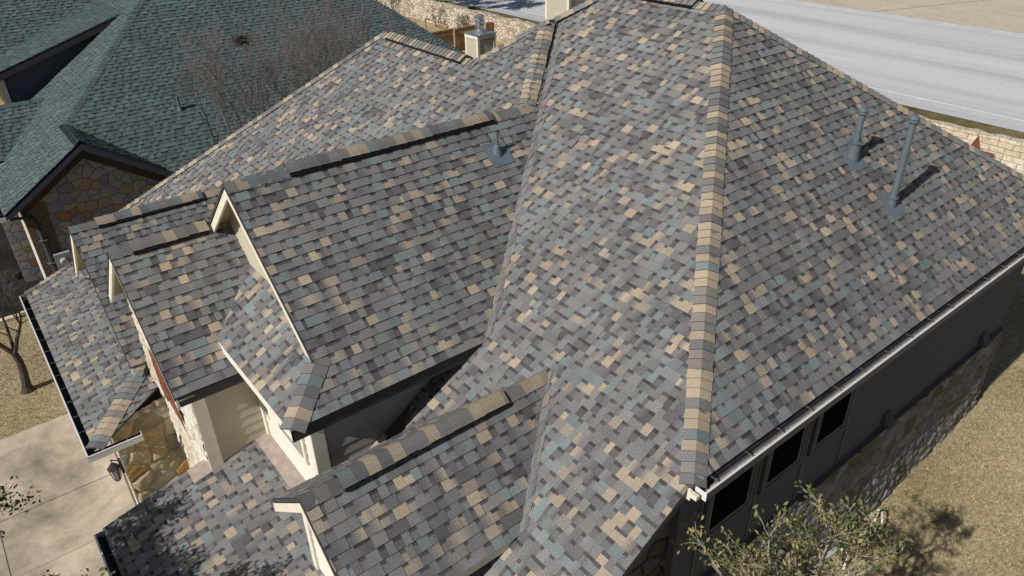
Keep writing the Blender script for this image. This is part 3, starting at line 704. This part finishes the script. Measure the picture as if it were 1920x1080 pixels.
# ---- roof pipes
def pipe(pl, x, y, h, r, capd, boot=.1, booth=.16, mat='pipe_paint', plate=.2, collar=None, dome=False):
    b0 = pl.P(x, y); mb = MB(); mb.prism([pl.P(x+dx, y+dy, .016) for dx, dy in ((-plate, -plate*.9), (plate, -plate*.9), (plate, plate*.7), (-plate, plate*.7))], (0, 0, .004)); po = MB()
    po.tube(b0-Vector((0, 0, .1)), b0+Vector((0, 0, h)), r, r, 16); top = po.build('vent_pipe', mat, house, True)
    mb.build('flashing_plate', 'lead_boot', top)
    bt = MB(); bt.tube(b0-Vector((0, 0, .06)), b0+Vector((0, 0, booth)), boot, boot*(.55 if dome else .86), 16); bt.tube(b0+Vector((0, 0, booth)), b0+Vector((0, 0, booth+.02)), boot*(.55 if dome else 1.15), boot*(.4 if dome else 1.15), 16); bt.build('pipe_boot', mat, top, True)
    if capd:
        cp = MB(); cp.tube(b0+Vector((0, 0, h+.03)), b0+Vector((0, 0, h+.075)), capd*1.05, capd*.5, 16); cp.tube(b0+Vector((0, 0, h-.02)), b0+Vector((0, 0, h+.02)), capd, capd, 16)
        cp.build('pipe_cap', mat, top)
pipe(RT, 11.07, 5.35, .74, .05, .075, .095, .26)
pipe(RT, 11.2, 4.63, 1.36, .052, .08, .07, .12)
pipe(G1R, 6.9, 9.18, .34, .024, 0, .1, .12, dome=True, plate=.22)
# ---- chimneys behind the ridge
def chimney(x0, y0, sx, sy, zb, zt, cap=True):
    mb = MB(); z = zb
    while z < zt-.12:
        zz = min(z+.17, zt-.12)
        for (a, b_, ext) in (((x0, y0), (x0, y0+sy), 'x'), ((x0, y0), (x0+sx, y0), 'y')):
            pass
        mb.box((x0+.006, y0+.006, z), (x0+sx-.006, y0+sy-.006, zz-.012)); mb.box((x0+.014, y0+.014, zz-.012), (x0+sx-.014, y0+sy-.014, zz)); z = zz
    o = mb.build('chimney', 'cream_siding', house)
    for dx in (0, sx-.06):
        for dy in (0, sy-.06):
            t = MB(); t.box((x0+dx-.008, y0+dy-.008, zb), (x0+dx+.068, y0+dy+.068, zt-.1)); t.build('corner_board', 'cream_trim', o)
    t = MB(); t.box((x0-.012, y0-.012, zt-.1), (x0+sx+.012, y0+sy+.012, zt)); t.build('crown_board', 'cream_trim', o)
    t = MB(); t.prism([(x0-.03, y0-.03, zt+.001), (x0+sx+.03, y0-.03, zt+.001), (x0+sx+.03, y0+sy+.03, zt+.001), (x0-.03, y0+sy+.03, zt+.001)], (0, 0, .03)); t.tube((x0+sx/2, y0+sy/2, zt+.03), (x0+sx/2, y0+sy/2, zt+.1), .2, .12, 16); t.build('chase_cover', 'galvanised', o)
    if cap:
        cx, cy = x0+sx/2, y0+sy/2; t = MB(); t.tube((cx, cy, zt+.1), (cx, cy, zt+.2), .1, .1, 16)
        for a, b_ in ((.18, .24), (.29, .35), (.4, .47)): t.tube((cx, cy, zt+a), (cx, cy, zt+b_), .14, .14, 18)
        t.tube((cx, cy, zt+.2), (cx, cy, zt+.42), .075, .075, 12); t.tube((cx, cy, zt+.47), (cx, cy, zt+.5), .14, .09, 18); t.build('chimney_cap', 'galvanised', o)
chimney(12.36, 17.2, .62, .6, -7.2, -4.5)
chimney(13.3, 14.5, 1.2, .9, -7.0, -2.3, False)

# ================================================================== GROUND, ROAD
def tz(x): return -11.4+min(max(x-11, 0)*.1028, 1.85)
def sheet(name, x0, x1, y0, y1, mat, dz=0, th=0, nx=None):
    xs = sorted({x0, x1, *[x for x in (11, 29) if x0 < x < x1]}); mb = MB()
    for a, b_ in zip(xs, xs[1:]): mb.poly([(a, y0, tz(a)+dz), (b_, y0, tz(b_)+dz), (b_, y1, tz(b_)+dz), (a, y1, tz(a)+dz)])
    if th:
        mb.poly([(x0, y0, tz(x0)+dz), (x0, y1, tz(x0)+dz), (x0, y1, tz(x0)+dz-th), (x0, y0, tz(x0)+dz-th)]); mb.poly([(x0, y0, tz(x0)+dz), (x0, y0, tz(x0)+dz-th), (x1, y0, tz(x1)+dz-th), (x1, y0, tz(x1)+dz)])
        mb.poly([(x1, y1, tz(x1)+dz), (x1, y1, tz(x1)+dz-th), (x0, y1, tz(x0)+dz-th), (x0, y1, tz(x0)+dz)][::-1])
    return struct(mb.build(name, mat))
sheet('ground', -300, 300, -300, 300, 'dry_lawn')
sheet('driveway', -14, .6, 12.75, 17.23, 'driveway_concrete', .03, .1)
sheet('driveway', -14, .44, 4.0, 12.742, 'driveway_concrete', .028, .1)
mb = MB(); mb.box((-14, 14.44, tz(0)+.026), (.5, 14.455, tz(0)+.034)); mb.box((-1.85, 4, tz(0)+.026), (-1.835, 17.2, tz(0)+.034)); mb.build('driveway_joint', 'joint_dark'); struct(bpy.data.objects['driveway_joint'])
sheet('planting_bed', -8, 3.0, 22.95, 36, 'mulch', .012)
mb = MB(); rng = random.Random(5); x = -8
while x < .6:
    l = rng.uniform(.35, .7); mb.box((x, 22.86+rng.uniform(-.03, .03), tz(0)), (x+l-.02, 23.0+rng.uniform(-.02, .02), tz(0)+rng.uniform(.09, .14))); x += l
tag(mb.build('stone_edging', 'stone_edge'), 'low pale stone edging between the lawn and the dark planting bed', 'edging')
mb = MB(); mb.prism([(.45, 27.0, -11.35), (1.15, 27.15, -11.35), (1.12, 27.5, -11.35), (.42, 27.38, -11.35)], (0, 0, .28)); tag(mb.build('stone_block', 'stone_edge'), 'single pale limestone block lying in the dark planting bed', 'stone')
sheet('verge', 27.4, 31.6, -120, 160, 'verge_grass', .008)
sheet('road', 31.6, 49.4, -200, 250, 'worn_asphalt', .02)
sheet('median', 49.4, 90, -200, 250, 'apron_concrete', .024)
zr = tz(40)
mb = MB(); mb.box((32.95, -60, zr+.024), (33.1, 120, zr+.028)); mb.build('road_edge_line', 'paint_white'); struct(bpy.data.objects['road_edge_line'])
mb = MB()
for k in range(-6, 18):
    for (x, dy) in ((48.9, 0), (48.35, 0)): mb.box((x, k*3.05+dy+(1.0 if x > 48.6 else 0), zr+.024), (x+.12, k*3.05+dy+1.9, zr+.028))
for k in range(-2, 12): mb.box((36.75, k*12.2+6.6, zr+.024), (36.87, k*12.2+9.6, zr+.028))
mb.build('lane_dashes', 'paint_white'); struct(bpy.data.objects['lane_dashes'])
mb = MB()
for k in range(14): mb.prism([(62+k*.0, 14.5+k*.9, zr+.03), (66, 12.5+k*.9, zr+.03), (66, 12.9+k*.9, zr+.03), (62, 14.9+k*.9, zr+.03)], (0, 0, .003))
mb.build('yellow_hatching', 'paint_yellow'); struct(bpy.data.objects['yellow_hatching'])
mb = MB(); mb.prism([(49.5, 24.6, zr+.03), (49.5, 24.64, zr+.03), (75, 16.04, zr+.03), (75, 16.0, zr+.03)], (0, 0, .003)); mb.build('median_joint', 'joint_dark'); struct(bpy.data.objects['median_joint'])

# ================================================================== STREET WALL, FENCE, STARS
def street_wall(y0, y1, top, label):
    mb = MB(); rng = random.Random(int(y0)); y = y0; n = int((y1-y0)/.4); pts = []
    for i in range(n+1):
        pts.append((27.0, y0+(y1-y0)*i/n, top+rng.uniform(-.05, .05)))
    poly = [(27.0, y0, -11.2), (27.0, y1, -11.2)] + pts[::-1]
    for i in range(n):
        a, b_ = pts[i], pts[i+1]
        mb.poly([(27.0, a[1], -11.2), (27.0, a[1], a[2]), (27.0, b_[1], b_[2]), (27.0, b_[1], -11.2)], [(a[1], -11.2), (a[1], a[2]), (b_[1], b_[2]), (b_[1], -11.2)])
        mb.poly([a, (27.4, a[1], a[2]), (27.4, b_[1], b_[2]), b_], [(a[1], 0), (a[1], .4), (b_[1], .4), (b_[1], 0)])
        mb.poly([(27.4, a[1], -11.2), (27.4, b_[1], -11.2), (27.4, b_[1], b_[2]), (27.4, a[1], a[2])])
    return tag(mb.build('stone_wall', 'rubble_wall' if y0 > 30 else 'limestone_blocks'), label, 'wall')
street_wall(-20, 30, -8.5, 'pale limestone block wall beside the road at the right edge')
street_wall(30.02, 90, -8.42, 'pale rubble stone wall behind the chimney, climbers growing along it')
def fence(y, x0, x1, z0, z1):
    t = thing('wood_fence', 'brown wooden board fence running back to the street wall behind the chimney', 'fence', (x0, y, -10.3))
    rng = random.Random(9); x = x0
    while x < x1:
        mb = MB(); mb.box((x, y-.01, tz(x)+.02), (x+.13, y+.01, z1+rng.uniform(-.015, .015))); mb.build('board', 'fence_wood', t); x += .138
    for zz in (z1-.25, z1-.95, z1-1.6):
        mb = MB(); mb.box((x0, y-.05, zz), (x1, y-.012, zz+.09)); mb.build('rail', 'fence_wood', t)
    x = x0
    while x < x1+.1:
        mb = MB(); mb.box((x, y-.11, tz(x)), (x+.08, y-.052, z1+.03)); mb.build('post', 'stone_edge', t); x += 2.2
    mb = MB(); mb.box((x0, y-.06, z1+.018), (x1, y+.06, z1+.05)); mb.build('top_cap', 'fence_wood', t)
fence(35.9, 17.5, 26.9, -10, -8.75)
def star(x, y, z, r, label):
    mb = MB(); P = []
    for k in range(10):
        a = math.pi/2+k*math.pi/5; rr = r if k % 2 == 0 else r*.4; P.append((x, y+rr*math.cos(a), z+rr*math.sin(a)))
    c = (x-.1*r, y, z)
    for k in range(10): mb.poly([P[k], c, P[(k+1) % 10]]); mb.poly([P[k], P[(k+1) % 10], (x+.01, y, z)])
    return tag(mb.build('metal_star', 'rust'), label, 'star', None)
star(1.4, 11.05, -7.42, .9, 'rusty red metal star hung on the white stone gable at the left')

star(26.86, 8.93, -9.22, .72, 'rusty metal star on the pale street wall at the right, half hidden by the roof')

# ================================================================== THE GREEN-ROOFED HOUSE NEXT DOOR
nb = thing('neighbour_house', 'neighbouring house with dark green shingle roof and stone gable at the upper left', 'house', (8, 29, -11.35))
g = dict(palette=pick_green, tabw=(.08, .2), gapw=(.06, .15), under='dark_trim', butt=(.02, .008))
N1 = Plane('F', 2.61, 0, -6.47, .6667); NR = Plane('R', 0, 25.5, -5.27, .6667); NG = Plane('B', 2.58, 0, -6.45, .6667)
N2 = Plane('F', 5.67, 0, -4.43, .318); N4 = Plane('R', 0, 26.8, -6.42, .6667); N3 = Plane('R', 0, 30.14, -5.18, .6667)
NB = Plane('B', 11.2, 0, -2.2, .89)
shingles(NR, [[(2.6, 23.7), (5.35, 20.95), (18, 20.95), (11.2, 30.1), (9.0, 30.1)]], nb, 41, **g)
shingles(N1, [[(.37, 21.8), (2.59, 21.8), (2.59, 27.74), (.37, 27.74)], [(2.59, 23.7), (6.65, 27.74), (2.59, 27.74)], [(5.67, 27.74), (6.65, 27.74), (9, 30.1), (9, 34), (5.67, 34)]], nb, 42, **g)
shingles(NG, [[(2.58, 21.8), (4.5, 21.8), (2.58, 23.72)]], nb, 43, **g)
shingles(N2, [[(-1.0, 27.74), (5.67, 27.74), (5.67, 36), (-1.0, 36)]], nb, 44, **g)
shingles(N4, [[(-5, 25.1), (1.0, 25.1), (2.7, 26.8), (-5, 26.8)]], nb, 45, **g)
shingles(N3, [[(-6, 28.9), (3, 28.9), (12, 31), (12, 36.5), (-6, 36.5)]], nb, 46, **g)
shingles(NB, [[(11.2, 30.1), (18, 20.95), (18, 38), (11.2, 38)]], nb, 47, detail=False, **{k: v for k, v in g.items() if k not in ('x',)})
caps(N1.P(2.6, 23.7), N1.P(9, 30.1), n_(N1), n_(NR), nb, 141, pick_green, wd=.15)
caps(N1.P(2.58, 21.8), N1.P(2.58, 23.75), n_(N1), n_(NG), nb, 142, pick_green, wd=.16, ex=.12, thick=.035)
caps(NR.P(18, 20.95), NR.P(11.2, 30.1), n_(NR), n_(NB), nb, 143, pick_green, wd=.13, thick=.03)
caps(NR.P(9.0, 30.1), NR.P(11.2, 30.1), n_(NR), Vector((0, .6, .8)), nb, 144, pick_green)
caps(N4.P(-5, 26.8), N4.P(2.7, 26.8), n_(N4), Vector((0, .55, .83)), nb, 145, pick_green)
caps(N3.P(-6, 28.9, .03), N3.P(2.2, 28.9, .03), n_(N3), Vector((0, .55, .83)), nb, 146, pick_green, wd=.12)
# gable trim, brick soldier course and stone face
for (y1, x1, sgn) in ((21.8, .40, 1), (21.8, 4.5, -1)):
    pz = lambda x: -6.47-.6667*abs(x-2.58)
    mb = MB(); mb.prism([(2.58, 21.8, pz(2.58)-.03), (x1, 21.8, pz(x1)-.03), (x1, 21.8, pz(x1)-.24), (2.58, 21.8, pz(2.58)-.24)], (0, .035, 0)); mb.build('rake_board', 'shade_tinted_siding', nb)
    mb = MB(); mb.prism([(2.58, 21.84, pz(2.58)-.13), (x1, 21.84, pz(x1)-.13), (x1, 22.14, pz(x1)-.13), (2.58, 22.14, pz(2.58)-.13)], (0, 0, .01)); mb.build('soffit', 'shade_tinted_siding', nb)
    xe = max(x1, .76) if sgn > 0 else 4.5
    mb = MB(); L = math.hypot(xe-2.58, pz(xe)-pz(2.58)); q = [(2.58, 22.12, pz(2.58)-.14), (xe, 22.12, pz(xe)-.14), (xe, 22.12, pz(xe)-.56), (2.58, 22.12, pz(2.58)-.56)]
    if sgn > 0: q = q[::-1]; uv = [(0, 0), (L, 0), (L, .42), (0, .42)]
    else: uv = [(0, .42), (L, .42), (L, 0), (0, 0)]
    uv = [(a, b_*1.0+.04) for a, b_ in uv]
    mb.poly(q[::-1] if False else q, uv); mb.prism([Vector(p)+Vector((0, .003, 0)) for p in q], (0, .02, 0)); mb.build('brick_course', 'soldier_brick', nb)
slab_wall('y', 22.15, [(.76, -11.8), (4.7, -11.8), (4.7, -7.9), (2.58, -6.62), (.76, -7.72)], nb, 'brown_flagstone', .2)
mb = MB(); mb.poly([(.765, 22.14, -11.5), (1.35, 22.14, -11.5), (1.35, 22.14, -7.95), (.765, 22.14, -7.95)], [(0, 0), (.58, 0), (.58, 3.5), (0, 3.5)]); mb.prism([(.765, 22.143, -11.5), (1.35, 22.143, -11.5), (1.35, 22.143, -7.95), (.765, 22.143, -7.95)], (0, .005, 0)); mb.build('brick_quoin', 'brown_brick', nb)
slab_wall('x', .75, [(22.153, -11.8), (23.9, -11.8), (23.9, -7.8), (22.153, -7.8)], nb, 'limestone_flagstone', .2)
slab_wall('x', 2.4, [(23.9, -11.8), (30, -11.8), (30, -7.0), (23.9, -7.0)], nb, 'brown_flagstone', .2)
slab_wall('x', .3, [(25.0, -11.8), (25.9, -11.8), (25.9, -8.1), (25.0, -8.1)], nb, 'brown_flagstone', .5)
slab_wall('y', 21.4, [(4.8, -11.8), (17.6, -11.8), (17.6, -8.2), (4.8, -8.2)], nb, 'brown_flagstone', .2)
slab_wall('x', 17.6, [(21.4, -11.8), (37, -11.8), (37, -8.3), (17.6+3.8, -8.3)], nb, 'brown_flagstone', .2)
lap_wall('y', 28.0, [(1.8, -7.3), (5.6, -4.75), (5.5, -4.6), (1.8, -5.78)], nb, 'shade_tinted_siding', .18)
mb = MB(); mb.box((1.72, 27.95, -7.4), (1.84, 28.03, -5.8)); mb.build('corner_board', 'cream_trim', nb)
lap_wall('x', 1.78, [(28.0, -7.2), (34, -7.2), (34, -5.75), (28.0, -5.75)], nb, 'white_siding')
mb = MB(); mb.prism([(-1, 27.74, -6.56), (5.6, 27.74, -4.49), (5.6, 27.74, -4.68), (-1, 27.74, -6.8)], (0, .04, 0)); mb.build('rake_board', 'dark_trim', nb)
mb = MB(); mb.prism([(-1, 27.78, -6.64), (5.6, 27.78, -4.56), (5.6, 28.0, -4.56), (-1, 28.0, -6.64)], (0, 0, .01)); mb.build('soffit', 'shade_tinted_siding', nb)
gutter('y', 21.8, 24.8, .37, -.13, -8.0, nb, 'gutter_black', 'gutter_black')
gutter('x', -5, 1.0, 25.1, -.13, -7.6, nb, 'gutter_black', 'gutter_black')
mb = MB(); pts = [(.42, 21.78, -8.1), (.62, 21.95, -8.16), (.93, 22.08, -8.3), (1.0, 22.09, -8.6), (1.0, 22.09, -11.35)]
for a, b_ in zip(pts, pts[1:]): mb.tube(a, b_, .045, .045, 6)
dso = mb.build('downspout', 'shade_tinted_siding', nb)
for z in (-9.0, -9.7, -10.4):
    mb = MB(); mb.box((.9, 22.03, z), (1.12, 22.13, z+.02)); mb.build('pipe_strap', 'galvanised', dso)
mb = MB(); mb.box((1.1, 21.95, -9.95), (1.5, 22.12, -9.45)); mo = mb.build('meter_box', 'meter_grey', nb)
mb = MB(); mb.tube((1.3, 21.95, -9.68), (1.3, 21.83, -9.68), .11, .09, 16); mb.build('meter_dial', 'lamp_glass', mo, True)
def npipe(pl, x, y, h, r, par):
    b0 = pl.P(x, y); mb = MB(); mb.tube(b0-Vector((0, 0, .1)), b0+Vector((0, 0, h)), r, r, 12); o = mb.build('vent_pipe', 'pipe_paint', par, True)
    mb = MB(); mb.tube(b0-Vector((0, 0, .05)), b0+Vector((0, 0, .1)), r*2.2, r*1.2, 12); mb.build('pipe_boot', 'pipe_paint', o)
npipe(NR, 5.67, 23.45, .4, .04, nb); npipe(NR, 14.9, 23.4, .4, .05, nb)

# ================================================================== TREES AND SHRUBS
def grow(mb, p, d, L, r, depth, rng, tips, spread=.55, up=.12, nseg=4, kids=(2, 3), wob=.16, shrink=.72, taper=.62, minr=.004, side=.5):
    p = Vector(p); d = Vector(d).normalized(); seg = L/nseg; r0 = r
    for i in range(nseg):
        r1 = r0+(r*taper-r)/nseg
        d = (d+Vector((rng.uniform(-wob, wob), rng.uniform(-wob, wob), rng.uniform(-wob, wob)+up*.3))).normalized()
        q = p+d*seg; mb.tube(p, q, r0, max(r1, minr*.7), 7 if r0 > .03 else 4 if r0 > .01 else 3, cap=False)
        p, r0 = q, r1
        if depth > 0 and i > 0 and rng.random() < side:
            a = rng.uniform(0, 6.28); o = d.orthogonal(); o.rotate(__import__('mathutils').Quaternion(d, a))
            grow(mb, p, (d+o*spread*1.5+Vector((0, 0, up))).normalized(), L*shrink*rng.uniform(.6, .9), r0*.5, depth-1, rng, tips, spread, up, nseg, kids, wob, shrink, taper, minr, side)
    if depth <= 0: tips.append((p.copy(), d.copy())); return
    for k in range(rng.randint(*kids)):
        a = rng.uniform(0, 6.28); o = d.orthogonal(); o.rotate(__import__('mathutils').Quaternion(d, a))
        grow(mb, p, (d+o*spread*rng.uniform(.6, 1.3)+Vector((0, 0, up))).normalized(), L*shrink*rng.uniform(.8, 1.15), r0*.8, depth-1, rng, tips, spread, up, nseg, kids, wob, shrink, taper, minr, side)
def leaves(tips, rng, n, size, rad, name, mat, parent, keep=lambda p: True):
    mb = MB()
    for (p, d) in tips:
        tone = rng.random()
        for k in range(n):
            q = p-d*rng.uniform(-.04, rad*2.2)+Vector((rng.gauss(0, rad*.4), rng.gauss(0, rad*.4), rng.gauss(0, rad*.4)))
            if not keep(q): continue
            dr = (d*rng.uniform(.2, 1.2)+Vector((rng.uniform(-1, 1), rng.uniform(-1, 1), rng.uniform(-.5, 1)))).normalized(); sd = dr.cross(Vector((rng.uniform(-1, 1), rng.uniform(-1, 1), 1.2))).normalized()
            nn = sd.cross(dr); l = size*rng.uniform(.6, 1.2); w_ = l*.24; c = min(1, max(0, tone*.6+rng.random()*.45-.03))
            a, b_, c1, c2 = q, q+dr*l, q+dr*l*.5+sd*w_+nn*w_*.4, q+dr*l*.5-sd*w_+nn*w_*.4
            mb.poly([a, c1, b_], col=(c, c, c)); mb.poly([a, b_, c2], col=(c, c, c))
    return mb.build(name, mat, parent)
# small bare tree on the front lawn
rng = random.Random(11); t = thing('bare_tree', 'small bare dark-barked tree standing on the dry front lawn at the left', 'tree', (-.62, 18.9, -11.4))
mb = MB(); pts = [(-.62, 18.9, -11.42), (-.61, 18.9, -11.25), (-.55, 18.9, -10.89), (-.53, 18.9, -10.55), (-.56, 18.88, -10.3)]; rr = [.17, .11, .09, .08, .075]
for i in range(4): mb.tube(pts[i], pts[i+1], rr[i], rr[i+1], 10, cap=False)
mb.build('trunk', 'bark_dark', t, True); mb = MB(); tips = []
grow(mb, pts[-1], (-.5, .1, .75), 1.15, .062, 4, rng, tips, .5, .12, 4, (2, 3), .14, .68, .6, .004, .5)
grow(mb, pts[-1], (.35, -.15, .85), .95, .055, 4, rng, tips, .55, .12, 4, (2, 3), .14, .68, .6, .004, .5)
grow(mb, pts[-1], (.0, .5, .85), .9, .045, 4, rng, tips, .55, .12, 4, (2, 2), .14, .68, .6, .004, .5)
mb.build('branches', 'bark_dark', t)
# crape myrtles between the houses
for (bx, by, n, lab, sd, lean) in ((6.9, 20.4, 6, 'leftmost bare multi-stemmed tree between the houses, fanning over the green roof', 21, -.03), (8.5, 20.4, 8, 'densest bare pinkish-twigged tree, middle of the three between the houses', 22, -.02), (10.1, 20.5, 4, 'rightmost and thinnest bare tree between the houses, by the roof peak', 23, .05)):
    rng = random.Random(sd); t = thing('crape_myrtle', lab, 'tree', (bx, by, -11.4), 'bare trees between the two houses')
    mb = MB(); br = MB(); tips = []
    for k in range(n):
        a = 6.28*k/n+rng.uniform(-.3, .3); d = Vector((.27*math.cos(a)+lean, .16*math.sin(a), 1)).normalized(); b0 = Vector((bx+.12*math.cos(a), by+.12*math.sin(a), -11.4)); L = rng.uniform(3.3, 4.3)
        e = b0+d*L; mb.tube(b0, e, .05, .036, 7, cap=False)
        grow(br, e, d, 1.5, .03, 4, rng, tips, .3, .16, 5, (2, 3), .1, .69, .6, .0058, .5)
    mb.build('trunk', 'bark_crape', t); br.build('branches', 'bark_crape', t)
    if sd == 21:
        nest = MB()
        for k in range(120):
            c0 = Vector((6.9, 20.4, -4.3)); v = Vector((rng.gauss(0, .09), rng.gauss(0, .08), rng.gauss(0, .06))); w_ = Vector((rng.uniform(-1, 1), rng.uniform(-1, 1), rng.uniform(-.4, .4))).normalized()*.14
            nest.tube(c0+v-w_, c0+v+w_, .008, .005, 3, cap=False)
        tag(nest.build('bird_nest', 'bark_dark'), 'dark clump of twigs, a bird nest in the leftmost bare tree', 'nest')
# evergreen oak at the lower right
rng = random.Random(31); t = thing('live_oak', 'sparse evergreen oak rising before the shaded right-hand wall at bottom right', 'tree', (6.0, 1.95, -11.4))
mb = MB(); mb.tube((6.0, 1.9, -11.5), (5.9, 1.95, -9.6), .11, .085, 10, cap=False); mb.tube((5.9, 1.95, -9.6), (5.75, 2.0, -8.45), .085, .07, 10, cap=False); mb.build('trunk', 'bark_grey', t, True)
mb = MB(); tips = []
for d, L in (((-.55, .1, .85), 1.15), ((.1, -.25, 1), 1.2), ((.6, .1, .8), 1.05), ((-.15, .3, 1), 1.05), ((.3, -.5, .6), .95), ((-.8, -.1, .7), 1.0)):
    grow(mb, (5.75, 2.0, -8.45), d, L*1.0, .045, 3, rng, tips, .6, .06, 4, (2, 3), .2, .66, .6, .004, .5)
mb.build('branches', 'bark_grey', t); leaves(tips, rng, 17, .07, .1, 'crown', 'oak_leaf', t)
# the one at the lower left, its top just reaching the picture
rng = random.Random(37); t = thing('live_oak', 'leafy evergreen tree whose upper sprigs reach over the driveway at bottom left', 'tree', (-3.4, 8.2, -11.4))
mb = MB(); mb.tube((-3.4, 8.2, -11.5), (-3.2, 8.2, -8.55), .14, .1, 10, cap=False); mb.build('trunk', 'bark_grey', t, True); mb = MB(); tips = []
for d, L in (((-.5, .3, .9), 1.2), ((.5, -.4, .8), 1.1), ((.7, .1, .8), 1.1), ((.2, .6, 1), 1.25), ((-.2, -.5, .9), 1.1), ((.45, .65, .8), 1.1), ((-.1, .2, 1.2), 1.2)):
    grow(mb, (-3.2, 8.2, -8.55), d, L, .06, 3, rng, tips, .6, .06, 4, (2, 3), .2, .7, .6, .005, .5)
for a, b_, L in (((-3.2, 8.2, -8.9), (-1.0, 7.35, -7.2), .3), ((-3.2, 8.2, -9.0), (-.6, 6.95, -7.1), .26)):
    mb.tube(a, b_, .03, .014, 6, cap=False); grow(mb, b_, (.6, 0, 1), L, .012, 1, rng, tips, .5, .2, 3, (2, 3), .2, .7, .6, .004, .5)
mb.build('branches', 'bark_grey', t); leaves(tips, rng, 80, .08, .15, 'crown', 'oak_leaf', t)
# tree beyond the street wall, whose shadow falls on the road
rng = random.Random(41); t = thing('street_tree', 'dense evergreen beyond the rubble wall, shadowing the road at the top', 'tree', (28.3, 44, -9.55))
mb = MB(); mb.tube((28.3, 44, -9.6), (28.3, 44, -7.2), .2, .15, 10, cap=False); mb.build('trunk', 'bark_dark', t, True); mb = MB(); tips = []
for k in range(7):
    a = k*.9; grow(mb, (28.3, 44, -7.2), (.8*math.cos(a), .8*math.sin(a), .8), 1.6, .08, 3, rng, tips, .6, .05, 4, (2, 3), .2, .75, .6, .01, .5)
mb.build('branches', 'bark_dark', t); leaves(tips, rng, 34, .22, .28, 'crown', 'shrub_leaf', t)
# climbers / shrubs against the rubble wall
for i, (y, h, lab) in enumerate(((46.6, 1.7, 'dark climbing shrub highest on the rubble wall, left of the others'), (41.2, 1.3, 'thin green shrub in the middle of the rubble wall'), (38.6, 1.1, 'low dark shrub against the rubble wall just above the wooden fence'))):
    rng = random.Random(60+i); t = thing('wall_shrub', lab, 'shrub', (26.7, y, -10.0), 'shrubs growing against the rubble wall')
    mb = MB(); tips = []
    for k in range(5): grow(mb, (26.7, y+rng.uniform(-.3, .3), -10.0), (-.1, rng.uniform(-.5, .5), 1), h*.55, .02, 2, rng, tips, .5, .1, 3, (2, 3), .15, .7, .6, .006, .4)
    mb.build('branches', 'bark_dark', t); leaves(tips, rng, 9, .09, .1, 'crown', 'shrub_leaf', t, lambda q: q.x < 26.97 or q.z > -8.4)
mb = MB()
for a, b_ in (((25.9, 41.6, -10.0), (25.9, 41.6, -9.2)), ((25.9, 41.6, -9.2), (25.9, 39.2, -9.2)), ((25.9, 39.2, -10.0), (25.9, 39.2, -9.2))): mb.tube(a, b_, .03, .03, 6)
tag(mb.build('handrail', 'rust'), 'thin metal handrail at the foot of the rubble wall behind the green roof', 'railing')


# dry grass blades standing on the lawns
def grass_blades():
    rng = random.Random(77); V = []; F_ = []; K = []
    for (x0, x1, y0, y1, n) in ((8.5, 22, -3.5, 3.5, 52000), (-4.5, .6, 17.3, 22.8, 14000)):
        for i in range(n):
            x, y = rng.uniform(x0, x1), rng.uniform(y0, y1); a = rng.uniform(0, 6.28); h = rng.uniform(.025, .06); w_ = rng.uniform(.005, .011); l = rng.uniform(.01, .06); z = tz(x)+H
            dx, dy = math.cos(a), math.sin(a); b_ = rng.uniform(0, 6.28); k = len(V)
            V += [(x-dx*w_, y-dy*w_, z), (x+dx*w_, y+dy*w_, z), (x+math.cos(b_)*l, y+math.sin(b_)*l, z+h)]; F_.append((k, k+1, k+2))
            t = rng.uniform(.7, 1.25); g_ = rng.random() < (.5 if 3.2 < y < 3.6 else .06)
            c = (.13*t, .16*t, .05*t) if g_ else (.42*t, .34*t, .2*t); K += [c]*3
    me = bpy.data.meshes.new('dry_grass'); me.from_pydata(V, [], F_)
    ca = me.color_attributes.new('Col', 'FLOAT_COLOR', 'CORNER'); ca.data.foreach_set('color', [q for c in K for q in (*c, 1)])
    m, n, b = nmat('grass_blade', .8, .15); at = node(n, 'ShaderNodeAttribute', attribute_name='Col'); n.links.new(at.outputs['Color'], b.inputs['Base Color'])
    me.materials.append(m); o = bpy.data.objects.new('dry_grass', me); C.objects.link(o); o['kind'] = 'stuff'; o['label'] = 'short dormant tan grass blades covering the lawns'; o['category'] = 'grass'
grass_blades()
